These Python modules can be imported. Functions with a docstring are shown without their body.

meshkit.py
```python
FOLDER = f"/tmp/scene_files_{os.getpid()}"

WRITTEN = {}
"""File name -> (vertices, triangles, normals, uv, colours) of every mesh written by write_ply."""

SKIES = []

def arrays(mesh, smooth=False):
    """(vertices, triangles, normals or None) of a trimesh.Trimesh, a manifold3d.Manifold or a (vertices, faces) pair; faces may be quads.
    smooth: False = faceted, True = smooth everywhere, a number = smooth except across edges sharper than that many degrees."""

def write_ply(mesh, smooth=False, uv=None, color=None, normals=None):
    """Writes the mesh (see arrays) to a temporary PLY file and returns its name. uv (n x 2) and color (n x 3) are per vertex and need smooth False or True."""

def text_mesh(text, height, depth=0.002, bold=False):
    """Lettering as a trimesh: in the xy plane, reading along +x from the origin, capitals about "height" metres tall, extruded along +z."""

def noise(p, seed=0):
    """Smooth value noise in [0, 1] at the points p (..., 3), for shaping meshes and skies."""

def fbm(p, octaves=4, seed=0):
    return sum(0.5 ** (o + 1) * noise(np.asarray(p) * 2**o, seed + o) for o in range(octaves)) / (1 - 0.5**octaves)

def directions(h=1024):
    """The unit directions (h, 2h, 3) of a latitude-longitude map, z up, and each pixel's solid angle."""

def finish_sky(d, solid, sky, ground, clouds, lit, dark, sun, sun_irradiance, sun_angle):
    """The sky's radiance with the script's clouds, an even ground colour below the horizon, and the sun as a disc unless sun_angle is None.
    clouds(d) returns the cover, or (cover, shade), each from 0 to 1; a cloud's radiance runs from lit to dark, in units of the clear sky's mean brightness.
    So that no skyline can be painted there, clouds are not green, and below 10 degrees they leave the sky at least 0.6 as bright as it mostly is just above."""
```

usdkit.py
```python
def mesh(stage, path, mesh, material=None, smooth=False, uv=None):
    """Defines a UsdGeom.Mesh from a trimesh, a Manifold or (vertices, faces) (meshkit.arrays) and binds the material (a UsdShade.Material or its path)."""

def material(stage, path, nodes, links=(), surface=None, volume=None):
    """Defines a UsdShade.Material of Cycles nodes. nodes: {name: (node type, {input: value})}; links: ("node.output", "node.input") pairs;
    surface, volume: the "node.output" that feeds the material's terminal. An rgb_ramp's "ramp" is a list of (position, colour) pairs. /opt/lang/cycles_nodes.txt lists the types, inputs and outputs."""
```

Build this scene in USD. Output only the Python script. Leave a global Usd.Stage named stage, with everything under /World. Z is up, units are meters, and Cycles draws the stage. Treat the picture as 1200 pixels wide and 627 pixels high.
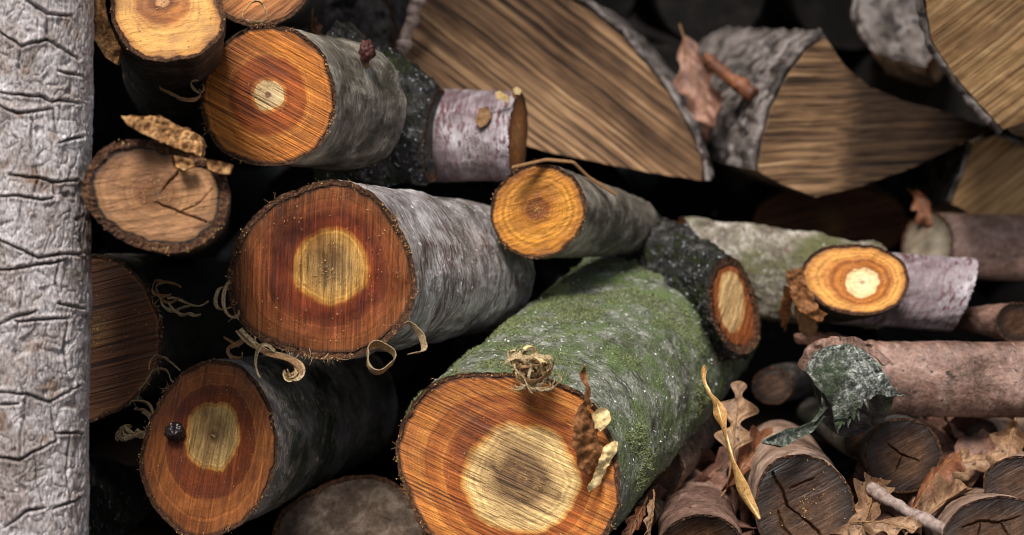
import math, random
import numpy as np
from scipy.spatial import Delaunay
from shapely.geometry import Polygon, Point
from shapely import contains_xy
import usdkit
from meshkit import noise
from pxr import Usd, UsdGeom, UsdLux, UsdShade, Gf, Sdf, Vt

stage = Usd.Stage.CreateInMemory()
UsdGeom.SetStageUpAxis(stage, UsdGeom.Tokens.z)
UsdGeom.SetStageMetersPerUnit(stage, 1.0)
UsdGeom.Xform.Define(stage, '/World')

# ------------------------------------------------------------------ camera, sky, sun
PITCH = math.radians(8)
CAM = np.array([0.0, 0.0, 0.352])
RGT = np.array([1.0, 0, 0]); FWD = np.array([0, math.cos(PITCH), -math.sin(PITCH)]); UPV = np.array([0, math.sin(PITCH), math.cos(PITCH)])
TANH = 0.25
cam = UsdGeom.Camera.Define(stage, '/World/camera')
cam.CreateHorizontalApertureAttr(36.0); cam.CreateVerticalApertureAttr(36.0 * 535 / 1024)
cam.CreateFocalLengthAttr(18.0 / TANH)
cam.CreateFStopAttr(5.2); cam.CreateFocusDistanceAttr(1.20)
cam.CreateClippingRangeAttr((0.02, 1000.0))
cam.AddTransformOp().Set(Gf.Matrix4d(*RGT, 0, *UPV, 0, *(-FWD), 0, *CAM, 1))
EXPOSURE = 1.25
cam.CreateExposureAttr(EXPOSURE)

SUN = np.array([-0.16, -0.52, 0.84]); SUN /= np.linalg.norm(SUN)
sky_el, sky_rot = math.asin(SUN[2]), math.atan2(SUN[0], SUN[1])
usdkit.material(stage, '/World/Looks/overcast_sky', {
    's': ('sky_texture', {'sky_type': 'single_scattering', 'sun_disc': False, 'sun_elevation': sky_el, 'sun_rotation': sky_rot, 'aerosol_density': 2.0}),
    'h': ('hsv', {'saturation': 0.42, 'value': 1.0}),
    'b': ('background_shader', {'strength': 0.05})},
    [('s.color', 'h.color'), ('h.color', 'b.color')], surface='b.background')
dome = UsdLux.DomeLight.Define(stage, '/World/sky')
UsdShade.MaterialBindingAPI.Apply(dome.GetPrim()).Bind(UsdShade.Material.Get(stage, '/World/Looks/overcast_sky'))
dome.GetPrim().SetCustomDataByKey('kind', 'structure')
sun = UsdLux.DistantLight.Define(stage, '/World/sun')
sun.CreateNormalizeAttr(True); sun.CreateIntensityAttr(0.60); sun.CreateAngleAttr(20.0); sun.CreateColorAttr((1.0, 0.965, 0.915))
zx = np.cross([0, 0, 1.0], SUN); zx /= np.linalg.norm(zx); zy = np.cross(SUN, zx)
sun.AddTransformOp().Set(Gf.Matrix4d(*zx, 0, *zy, 0, *SUN, 0, 0, 0, 5, 1))

# ------------------------------------------------------------------ helpers
_q, _ = np.linalg.qr(np.random.RandomState(99).normal(size=(3, 3)))
def fbm(p, octaves=4, seed=0):  # layered noise whose lattices are turned and shifted against each other
    p = np.asarray(p, float); out, R = 0, _q
    for o in range(octaves):
        out = out + 0.5 ** (o + 1) * noise(p @ R * 2.07 ** o + np.array([31.37, 57.71, 43.13]) * (o + 1), seed + o); R = R @ _q
    return out / (1 - 0.5 ** octaves)
def cv(n):                      # (right, up, towards the viewer) of the view at rest -> world direction
    n = np.asarray(n, float)
    return n[..., :1] * RGT + n[..., 1:2] * UPV - n[..., 2:3] * FWD if n.ndim > 1 else n[0] * RGT + n[1] * UPV - n[2] * FWD
def at(px, py, d):              # photograph pixel and distance -> point of the place
    px, py, d = np.broadcast_arrays(np.asarray(px, float), np.asarray(py, float), np.asarray(d, float))
    return CAM + ((px - 600) / 600 * TANH * d)[..., None] * RGT + (-(py - 313.5) / 600 * TANH * d)[..., None] * UPV + d[..., None] * FWD
def pix(p):
    q = np.asarray(p) - CAM; d = q @ FWD
    return 600 + (q @ RGT) / d / TANH * 600, 313.5 - (q @ UPV) / d / TANH * 600
def mm(px, d=1.2): return px * TANH / 600 * d      # pixels -> metres at distance d
def unit(v): return np.asarray(v, float) / np.linalg.norm(v)

taken = {}
def numbered(parent, name):
    k = taken.get((parent, name), 0); taken[(parent, name)] = k + 1
    return f'{parent}/{name}' if k == 0 else f'{parent}/{name}_{k:03d}'

class Thing:
    def __init__(self, name, label, cat, M=None, group=None, kind=None):
        self.M = np.eye(4) if M is None else M
        self.path = numbered('/World', name)
        x = UsdGeom.Xform.Define(stage, self.path)
        x.AddTransformOp().Set(Gf.Matrix4d(*self.M.T.ravel()))
        p = x.GetPrim(); p.SetCustomDataByKey('label', label)
        if cat: p.SetCustomDataByKey('category', cat)
        if group: p.SetCustomDataByKey('group', group)
        if kind: p.SetCustomDataByKey('kind', kind)
        self.Mi = np.linalg.inv(self.M)
    def local(self, v): return np.asarray(v) @ self.Mi[:3, :3].T + self.Mi[:3, 3]
    def add(self, name, v, f, mat, smooth=True, uv=None, parent=None, local=False, kind=None, label=None):
        path = numbered(parent or self.path, name)
        m = usdkit.mesh(stage, path, (np.asarray(v) if local else self.local(v), np.asarray(f)), mat, smooth=smooth, uv=uv)
        if kind: m.GetPrim().SetCustomDataByKey('kind', kind)
        if label: m.GetPrim().SetCustomDataByKey('label', label)
        return path
def frame(origin, z, xh=RGT):
    z = unit(z); x = unit(xh - z * (xh @ z)); y = np.cross(z, x)
    M = np.eye(4); M[:3, 0], M[:3, 1], M[:3, 2], M[:3, 3] = x, y, z, origin
    return M

def grid_faces(rows, cols):     # quads of a rows x cols vertex grid
    a = (np.arange(rows - 1)[:, None] * cols + np.arange(cols - 1)[None]).ravel()
    return np.stack([a, a + 1, a + cols + 1, a + cols], 1)

# ------------------------------------------------------------------ materials
class G:                        # small builder of shader graphs
    def __init__(self, name): self.name, self.n, self.l = name, {}, []
    def node(self, kind, links=None, **inp):
        k = f'n{len(self.n):02d}'; self.n[k] = (kind, inp)
        for a, b in (links or {}).items(): self.l.append((b, f'{k}.{a}'))
        return k
    def noise(self, vec, scale, detail=3, rough=0.55, dist=0.0):
        return self.node('noise_texture', {'vector': vec}, scale=scale, detail=detail, roughness=rough, distortion=dist, lacunarity=2.17) + '.fac'
    def mapv(self, vec, scale=(1, 1, 1), rot=(0, 0, 0), loc=(0, 0, 0)):
        return self.node('mapping', {'vector': vec}, scale=scale, rotation=rot, location=loc) + '.vector'
    def rng(self, v, a, b, c=0.0, d=1.0):
        return self.node('map_range', {'value': v}, from_min=a, from_max=b, to_min=c, to_max=d, clamp=True) + '.result'
    def math(self, op, a, b):
        L, I = {}, {}
        for k, x in (('value1', a), ('value2', b)):
            if isinstance(x, str): L[k] = x
            else: I[k] = x
        return self.node('math', L, math_type=op, **I) + '.value'
    def mix(self, fac, a, b, kind='mix'):
        L, I = {}, {}
        for k, x in (('fac', fac), ('color1', a), ('color2', b)):
            if isinstance(x, str): L[k] = x
            else: I[k] = x
        return self.node('mix', L, mix_type=kind, **I) + '.color'
    def ramp(self, fac, stops): return self.node('rgb_ramp', {'fac': fac}, ramp=stops) + '.color'
    def bump(self, h, strength, dist, normal=None):
        L = {'height': h}
        if normal: L['normal'] = normal
        return self.node('bump', L, strength=strength, distance=dist) + '.normal'
    def done(self, col, rough, normal=None, spec=0.35, **kw):
        L, I = {'base_color': col} if isinstance(col, str) else {}, dict(kw)
        if not isinstance(col, str): I['base_color'] = col
        if isinstance(rough, str): L['roughness'] = rough
        else: I['roughness'] = rough
        if normal: L['normal'] = normal
        p = self.node('principled_bsdf', L, specular_ior_level=spec, **I)
        return usdkit.material(stage, '/World/Looks/' + self.name, self.n, self.l, surface=p + '.BSDF')

def lin(r, g, b):
    f = lambda c: (c / 255 / 12.92) if c <= 10 else ((c / 255 + 0.055) / 1.055) ** 2.4
    return (f(r), f(g), f(b))
def sc(c, k): return tuple(min(1, x * k) for x in c)

def wood(name, stops, ang=0.0, streak=0.5, sscale=420, along=9, rings=28, ring_amt=0.25, wob=0.05, blotch=0.35, rough=0.62, fleck=0.25, rays=0.0, spec=0.3, bump=0.5):
    g = G(name)
    tc = g.node('texture_coordinate'); uv = tc + '.UV'; ob = g.mapv(tc + '.object', loc=(0.3713, 0.5337, 0.7191))
    sep = g.node('separate_xyz', {'vector': uv}); q = sep + '.y'
    n1 = g.noise(ob, 32, 2, 0.5); n2 = g.noise(ob, 420, 2, 0.6)
    w = g.math('add', g.math('multiply', g.math('subtract', n1, 0.5), wob * 2.2), g.math('multiply', g.math('subtract', n2, 0.5), wob * 0.3))
    qd = g.math('add', q, w)
    col = g.ramp(qd, stops)
    # growth rings
    q2 = g.math('add', q, g.math('multiply', g.math('subtract', g.noise(ob, 35, 2), 0.5), 0.08))
    rn = g.node('noise_texture', {'w': q2}, dimensions='1D', scale=float(rings), detail=3.0, roughness=0.65) + '.fac'
    col = g.mix(ring_amt, col, g.ramp(rn, [(0.34, (0.22, 0.16, 0.12)), (0.45, (0.8, 0.76, 0.72)), (0.55, (1.05, 1.05, 1.05)), (0.66, (1.7, 1.68, 1.6))]), 'multiply')
    # saw streaks across the face
    rot = g.mapv(ob, rot=(0, 0, -ang))
    st = g.mapv(rot, scale=(along / sscale, 1, 1))
    s1 = g.noise(st, sscale, 3, 0.6, 0.0)
    st2 = g.mapv(rot, scale=(along / sscale * 1.6, 1, 1), loc=(0.31, 0.17, 0.05))
    s2 = g.noise(st2, sscale * 0.33, 2, 0.55)
    sm = g.math('multiply', g.rng(s1, 0.36, 0.60), g.rng(s2, 0.28, 0.55, 0.25, 1.0))
    patch = g.rng(g.noise(ob, 28, 2), 0.35, 0.62, 0.45, 1.0)
    col = g.mix(g.math('multiply', patch, streak), col, g.ramp(sm, [(0.0, (0.10, 0.07, 0.055)), (0.16, (0.45, 0.38, 0.32)), (0.36, (0.92, 0.9, 0.87)), (0.8, (1.15, 1.15, 1.12)), (1.0, (1.6, 1.58, 1.5))]), 'multiply')
    if rays:
        ry = g.mapv(uv, scale=(60, 2.0, 1)); rr = g.noise(ry, 1.6, 3, 0.6)
        col = g.mix(rays, col, g.ramp(rr, [(0.3, (0.3, 0.26, 0.22)), (0.55, (1, 1, 1)), (0.75, (1.5, 1.45, 1.4))]), 'multiply')
    dt = g.rng(g.noise(ob, 19, 5, 0.65, 0.6), 0.50, 0.68); col = g.mix(g.math('multiply', dt, 0.55), col, (0.42, 0.33, 0.26), 'multiply')
    bl = g.noise(ob, 45, 4, 0.6)
    col = g.mix(blotch, col, g.ramp(bl, [(0.25, (0.35, 0.24, 0.18)), (0.5, (0.95, 0.92, 0.9)), (0.75, (1.3, 1.3, 1.25))]), 'multiply')
    fl = g.noise(ob, 1500, 2, 0.7)
    col = g.mix(fleck, col, g.ramp(fl, [(0.3, (0.25, 0.2, 0.15)), (0.5, (1, 1, 1)), (0.72, (1.6, 1.55, 1.4))]), 'multiply')
    h = g.math('add', g.math('multiply', sm, 1.0), g.math('multiply', fl, 0.35))
    nrm = g.bump(h, min(1, bump * 1.6), 0.0009)
    rg = g.rng(bl, 0.3, 0.7, rough - 0.12, rough + 0.12)
    return g.done(col, rg, nrm, spec)

def bark(name, stops, nscale=55, dash=None, dash_amt=0.0, dscale=(70, 520), dthr=(0.56, 0.64), moss=None, moss_thr=(0.5, 0.62), moss_scale=30, speck=None, speck_thr=(0.66, 0.7), speck_scale=260, grain=0.4, rough=0.7, spec=0.3, bump=0.6, gscale=(300, 900), rough_lo=None, patchy=0.65):
    g = G(name)
    tc = g.node('texture_coordinate'); uv = tc + '.UV'; ob = g.mapv(tc + '.object', loc=(0.3713, 0.5337, 0.7191))
    n = g.noise(ob, nscale, 5, 0.62, 0.4)
    col = g.ramp(n, stops)
    gv = g.mapv(uv, scale=(gscale[0] / 300.0, gscale[1] / 300.0, 1), loc=(0.4127, 0.2713, 0.3391)); gr = g.noise(gv, 300, 4, 0.62, 0.3)
    col = g.mix(grain, col, g.ramp(gr, [(0.34, (0.16, 0.145, 0.14)), (0.46, (0.8, 0.79, 0.78)), (0.56, (1.1, 1.1, 1.1)), (0.68, (1.7, 1.7, 1.7))]), 'multiply')
    h = gr
    if dash:
        dv = g.mapv(uv, scale=(dscale[0] / dscale[1], 1, 1), loc=(0.1127, 0.7713, 0.1391)); dn = g.noise(dv, dscale[1], 2, 0.5)
        sel = g.rng(g.noise(ob, 40, 3), 0.38, 0.6, 0.1, 1.0)
        m = g.math('multiply', g.math('multiply', g.rng(dn, *dthr), sel), dash_amt)
        col = g.mix(m, col, dash)
        h = g.math('add', h, g.math('multiply', m, 0.7))
    if moss:
        a = g.noise(ob, moss_scale, 4, 0.65, 0.3); b = g.noise(ob, 700, 3, 0.7)
        m = g.rng(g.math('add', a, g.math('multiply', g.math('subtract', b, 0.5), 0.45)), *moss_thr)
        mc = g.ramp(b, [(0.3, sc(moss, 0.28)), (0.55, moss), (0.75, sc(moss, 1.9))])
        col = g.mix(m, col, mc)
        h = g.math('add', h, g.math('multiply', g.math('multiply', b, m), 1.2))
    dk = g.rng(g.noise(g.mapv(ob, loc=(3.1, 1.7, 2.3)), 24, 5, 0.68, 0.5), 0.52, 0.66); col = g.mix(g.math('multiply', dk, patchy), col, (0.30, 0.25, 0.20), 'multiply')
    if speck:
        a = g.noise(ob, speck_scale, 2, 0.5); m = g.rng(a, *speck_thr)
        col = g.mix(m, col, speck)
    nrm = g.bump(h, min(1, bump), 0.0018)
    return g.done(col, g.rng(gr, 0.3, 0.7, rough_lo if rough_lo else rough - 0.15, rough + 0.1), nrm, spec)

def plain(name, a, b, scale=300, rough=0.7, spec=0.25, trans=None, stretch=(1, 1, 1), bump=0.3):
    g = G(name)
    tc = g.node('texture_coordinate')
    v = g.mapv(tc + '.object', scale=stretch, loc=(0.3713, 0.5337, 0.7191))
    n = g.noise(v, scale, 4, 0.6)
    col = g.ramp(n, [(0.3, a), (0.7, b)])
    nrm = g.bump(n, bump, 0.0008)
    if trans is None:
        return g.done(col, rough, nrm, spec)
    p = g.node('principled_bsdf', {'base_color': col, 'normal': nrm}, roughness=rough, specular_ior_level=spec)
    t = g.node('translucent_bsdf', {'color': col})
    x = g.node('mix_closure', {'closure1': p + '.BSDF', 'closure2': t + '.BSDF'}, fac=trans)
    return usdkit.material(stage, '/World/Looks/' + name, g.n, g.l, surface=x + '.closure')

# ------------------------------------------------------------------ shape builders
def smooth_loop(pts, n):
    """closed smooth curve through the given pixels, n points, starting at the lowest"""
    p = np.asarray(pts, float)
    c = p.mean(0); ang = np.unwrap(np.arctan2(p[:, 1] - c[1], p[:, 0] - c[0]))
    if ang[-1] < ang[0]: p = p[::-1]
    k = np.arange(-3, len(p) + 4); q = p[k % len(p)]
    from scipy.interpolate import CubicSpline
    s = np.concatenate([[0], np.cumsum(np.linalg.norm(np.diff(q, axis=0), axis=1))])
    cs = CubicSpline(s, q)
    t = np.linspace(s[3], s[3 + len(p)], n, endpoint=False)
    r = cs(t)
    return np.roll(r, -int(np.argmax(r[:, 1])), axis=0)
def ellipse(cx, cy, rx, ry, rot=0, n=24):
    t = np.linspace(0, 2 * np.pi, n, endpoint=False); c, s = math.cos(math.radians(rot)), math.sin(math.radians(rot))
    x, y = rx * np.cos(t), ry * np.sin(t)
    return np.stack([cx + c * x - s * y, cy + s * x + c * y], 1)

def seg_dist(P, line):
    """distance of the points P (n,2) to a polyline and the fraction of its length"""
    best = np.full(len(P), 1e9); frac = np.zeros(len(P)); line = np.asarray(line, float)
    for i in range(len(line) - 1):
        a, b = line[i], line[i + 1]; ab = b - a
        t = np.clip(((P - a) @ ab) / (ab @ ab), 0, 1)
        dd = np.linalg.norm(P - a - t[:, None] * ab, axis=1)
        m = dd < best; best[m] = dd[m]; frac[m] = (i + t[m]) / (len(line) - 1)
    return best, frac

def log_geometry(outline, d, n, end, wood_mat, bark_mat, heart=None, thick=5, seed=0, res=1.0, amp=0.0012, fine=0.0006, jag=1.0, edge=0.0,
                 cracks=(), bend=(0, 0), rim=1.0, lump=None, face_rough=0.00013, power=1.0, swell=None):
    """a sawn log: pixel outline of its cut face, distance and facing of the face, and the pixel, distance and scale of its far end"""
    rs = np.random.RandomState(seed)
    N = int(240 * res)
    o = smooth_loop(outline, N); c2 = o.mean(0)
    C = at(*c2, d); nw = unit(cv(n)); M = frame(C, nw); Mi = np.linalg.inv(M)
    def onplane(p):
        r = at(p[:, 0], p[:, 1], 1.0) - CAM
        t = ((C - CAM) @ nw) / (r @ nw)
        return (CAM + r * t[:, None] - C) @ M[:3, :2]
    oo = onplane(o)
    th = np.linspace(0, 2 * np.pi, N, endpoint=False)
    circ = lambda f, s: noise(np.stack([np.cos(th) * f + 7.3 * s + 50, np.sin(th) * f + 50, np.full(N, seed * 1.7)], 1), s)
    R = np.linalg.norm(oo, axis=1); Rm = R.mean()
    osm = oo * (1 + jag * 0.035 * (circ(4, 1) - 0.5))[:, None]
    oo = oo * (1 + jag * (0.035 * (circ(4, 1) - 0.5) + 0.02 * (circ(12, 2) - 0.5) + 0.016 * (circ(40, 3) - 0.5)))[:, None]
    R = np.linalg.norm(oo, axis=1)
    E = Mi[:3, :3] @ (at(end[0], end[1], end[2]) - C); L = np.linalg.norm(E)
    tk = mm(thick, d) * (0.65 + 0.7 * circ(6, 4))
    wd = oo * (1 - tk / R)[:, None]
    # cut face, ring by ring round the pith
    if heart is None: heart = (c2[0], c2[1], Rm / mm(1, d) * 0.35, Rm / mm(1, d) * 0.35)
    pith = onplane(np.array([[heart[0], heart[1]]]))[0]
    hx, hy = mm(heart[2], d), mm(heart[3], d)
    v = wd - pith; rl = np.linalg.norm(v, axis=1); dirs = v / rl[:, None]
    Rh = 1 / np.sqrt((dirs[:, 0] / hx) ** 2 + (dirs[:, 1] / hy) ** 2) * (1 + 0.26 * (circ(1.3, 5) - 0.5) + 0.14 * (circ(3.7, 15) - 0.5) + 0.06 * (circ(11, 6) - 0.5))
    Rh = np.minimum(Rh, rl * 0.8)
    Q = int(84 * res); qs = np.linspace(0, 1, Q)
    rad = np.where(qs[:, None] < 0.4, Rh[None] * qs[:, None] / 0.4, Rh[None] + (rl - Rh)[None] * (qs[:, None] - 0.4) / 0.6)
    xy = pith + dirs[None] * rad[..., None]
    xy = np.concatenate([xy, xy[:, :1]], 1)
    P = xy.reshape(-1, 2)
    z = 0.0035 * Rm / 0.05 * (fbm(np.c_[P * 30, np.full(len(P), seed)], 3, seed) - 0.5) + face_rough * 2 * (fbm(np.c_[P * 500, np.full(len(P), seed)], 3, seed + 3) - 0.5)
    z -= edge * np.clip((qs.repeat(N + 1) - 0.9) / 0.1, 0, 1) ** 2
    for line, wpx, deep in cracks:
        lp = onplane(np.asarray(line, float))
        jx = (fbm(np.c_[P * 260, np.full(len(P), 3.0)], 3, seed + 9) - 0.5) * mm(5, d)
        dist, fr = seg_dist(P + np.stack([jx, jx[::-1]], 1) * 0.7, lp)
        w = mm(wpx, d) * (0.35 + 0.9 * np.sin(np.pi * np.clip(fr, 0.04, 0.97)))
        z -= deep * np.clip(1.25 - dist / w, 0, 1)
    fv = np.c_[P, z]
    fuv = np.stack([np.tile(np.linspace(0, 1, N + 1), Q), qs.repeat(N + 1)], 1)
    face = (fv, grid_faces(Q, N + 1), fuv)
    # bark: rim, then the body
    K = int(np.clip(L / 0.0014 * res, 30, 220))
    ts = (np.linspace(0, 1, K)) ** 1.15
    cols = np.r_[np.arange(N), 0]; rings = []; uvs = []
    ths = np.linspace(0, 2 * np.pi * Rm, N + 1)
    tkc = tk[cols]; wdc, ooc, Rc = wd[cols], oo[cols], R[cols]
    rimn = [noise(np.stack([np.cos(2 * np.pi * np.arange(N + 1) / N) * 28 + 60, np.sin(2 * np.pi * np.arange(N + 1) / N) * 28 + 60, np.full(N + 1, k * 2.3)], 1), seed + k) - 0.5 for k in range(6)]
    for k, (f, zz) in enumerate([(-0.12, -0.0030), (-0.02, -0.0004), (0.20, 0.0003), (0.50, 0.0001), (0.78, 0.0004), (1.0, 0.0006)]):
        base = wdc + (ooc - wdc) * f
        rings.append(np.c_[base * (1 + 0.010 * rimn[k])[:, None], zz * 1.0 + rim * 0.0020 * rimn[(k + 2) % 6] - edge]); uvs.append(np.stack([ths, np.full(N + 1, 0.002 * k - 0.012)], 1))
    for t in ts:
        s = 1 + (end[3] - 1) * t ** power
        off = E * t + np.array([bend[0], bend[1], 0]) * (4 * t * (1 - t))
        if swell: s = s + sum(a * math.exp(-((t - m) / w) ** 2) for m, w, a in swell)
        oc = osm[cols] + (ooc - osm[cols]) * math.exp(-t * L / 0.006)      # the saw's ragged edge soon gives way to the round trunk
        base = np.c_[oc * s, np.zeros(N + 1)] + off
        base[:, 2] -= 0.0012 * max(0, 1 - t * 30) * 0 + 0.0008
        q = np.c_[ooc, np.full(N + 1, -L * t)]
        dsp = amp * 2 * (fbm(q * 45 + seed * 3.1 + np.array([20.37, 41.71, 33.13]), 3, seed) - 0.5) * min(1, 0.25 + t * 12) + fine * 2 * (fbm(q * [231.7, 228.3, 230.9] + seed + np.array([20.37, 41.71, 33.13]), 3, seed + 5) - 0.5)
        if lump is not None: dsp = dsp + lump(q, t, ooc)
        base[:, :2] += ooc / Rc[:, None] * dsp[:, None]
        rings.append(base); uvs.append(np.stack([ths, np.full(N + 1, L * t)], 1))
    last = rings[-1]; cen = last[:N].mean(0)
    for f in (0.96, 0.6, 0.02):
        r = cen + (last - cen) * f; r[:, 2] -= 0.003 * (1 - f) * 2; rings.append(r); uvs.append(uvs[-1])
    bv = np.concatenate(rings); bu = np.concatenate(uvs)
    rimm = (bv[:6 * (N + 1)], grid_faces(6, N + 1), bu[:6 * (N + 1)])
    k0 = 5 * (N + 1); body = (bv[k0:], grid_faces(len(rings) - 5, N + 1), bu[k0:])
    return dict(M=M, face=face, body=body, rim=rimm, K=K, N=N, mats=(wood_mat, bark_mat), Rm=Rm, E=E, ring0=bv[4 * (N + 1):4 * (N + 1) + N], d=d)

ALL = {}
def make_log(key, name, label, cat='log', group=None, rim_mat=None, **kw):
    g = log_geometry(**kw)
    T = Thing(name, label, cat, g['M'], group)
    T.add('bark', g['body'][0], g['body'][1], g['mats'][1], True, g['body'][2], local=True)
    if g['mats'][0] is not None:
        T.add('cut_face', g['face'][0], g['face'][1], g['mats'][0], True, g['face'][2], local=True)
    T.add('bark_rim', *g['rim'][:2], RIM if rim_mat is None else rim_mat, True, g['rim'][2], local=True)
    T.g = g; ALL[key] = T
    return T
def add_stub(T, name='branch_stub', label=None, face_label=None, **kw):
    g = log_geometry(**kw)
    w = lambda v: v @ g['M'][:3, :3].T + g['M'][:3, 3]
    p = T.add(name, w(g['body'][0]), g['body'][1], g['mats'][1], True, g['body'][2], label=label)
    T.add('bark_rim', w(g['rim'][0]), g['rim'][1], RIM, True, g['rim'][2], parent=p)
    T.add('cut_face', w(g['face'][0]), g['face'][1], g['mats'][0], True, g['face'][2], parent=p, label=face_label)
    return g, p

def ribbon(path, wvec, thick=0.0005, taper=None, cup=0.0):
    """thin strip with thickness: path (n,3) of its middle, wvec (n,3) full width vectors"""
    path, wvec = np.asarray(path, float), np.asarray(wvec, float)
    n = len(path); tan = np.gradient(path, axis=0); nr = np.cross(tan, wvec); nr /= np.maximum(np.linalg.norm(nr, axis=1, keepdims=True), 1e-9)
    sgrid = np.linspace(-0.5, 0.5, 6)
    top = path[:, None] + wvec[:, None] * sgrid[None, :, None] + nr[:, None] * (thick / 2 + cup * (1 - (2 * sgrid) ** 2))[None, :, None]
    bot = top - nr[:, None] * thick
    sec = np.concatenate([top, bot[:, ::-1]], 1); m = sec.shape[1]
    sec = np.concatenate([sec, sec[:, :1]], 1)
    v = sec.reshape(-1, 3); f = grid_faces(n, m + 1)
    caps = []
    for r in (0, n - 1):
        b = r * (m + 1)
        for i in range(5): caps.append([b + i, b + i + 1, b + m - 2 - i, b + m - 1 - i])
    return v, np.vstack([f, caps])

def curl(T, c, d, r, a0, sweep, width, axis, mat, grow=0.0, name='bast_curl', seed=0, pitch=0.25, tail=None, parent=None, jit=0.11, thick=0.00035, squash=1.0):
    """a curled strip: wound round an axis (right, up, towards the viewer), its width lying along that axis"""
    n = max(28, int(abs(sweep) / 5)); u = np.linspace(0, 1, n)
    ax = unit(axis); e1 = unit(np.array([1.0, 0, 0]) - ax * ax[0]); e2 = np.cross(ax, e1)
    if e2[1] < 0: e2 = -e2
    a = np.radians(a0 + sweep * u); R0 = mm(r, d)
    rr = R0 * (1 + grow * u) * (1 + jit * np.sin(3 * a + seed) + 2 * jit * (noise(np.c_[u * 6, u * 0 + seed, u * 0], seed) - 0.5))
    W = mm(width, d); off = (u - 0.5) * W * pitch * abs(sweep) / 360
    loc = rr[:, None] * (np.cos(a)[:, None] * e1 + squash * np.sin(a)[:, None] * e2) + off[:, None] * ax
    p = at(c[0], c[1], d) + cv(loc)
    if tail is not None:
        q = at(tail[0], tail[1], d + 0.003); tt = np.linspace(0, 1, 14)[:-1, None]; p = np.concatenate([q + (p[0] - q) * tt, p]); n = len(p); u = np.linspace(0, 1, n)
    w = W * (0.5 + 0.5 * np.sin(np.pi * np.clip(u * 0.9 + 0.08, 0, 1))) * (1 + 0.3 * (noise(np.c_[u * 8, u * 0, u * 0 + seed], seed + 2) - 0.5))
    v, f = ribbon(p, cv(ax) * w[:, None], thick=thick, cup=thick * 0.7)
    v = v + 0.0009 * (fbm(v * 320, 3, seed) - 0.5)[:, None] * cv(ax) * 2 + 0.0005 * (fbm(v * 260 + 7, 2, seed + 1) - 0.5)[:, None] * cv((0.5, 0.5, 0.5))
    return T.add(name, v, f, mat, 50, parent=parent)

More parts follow.
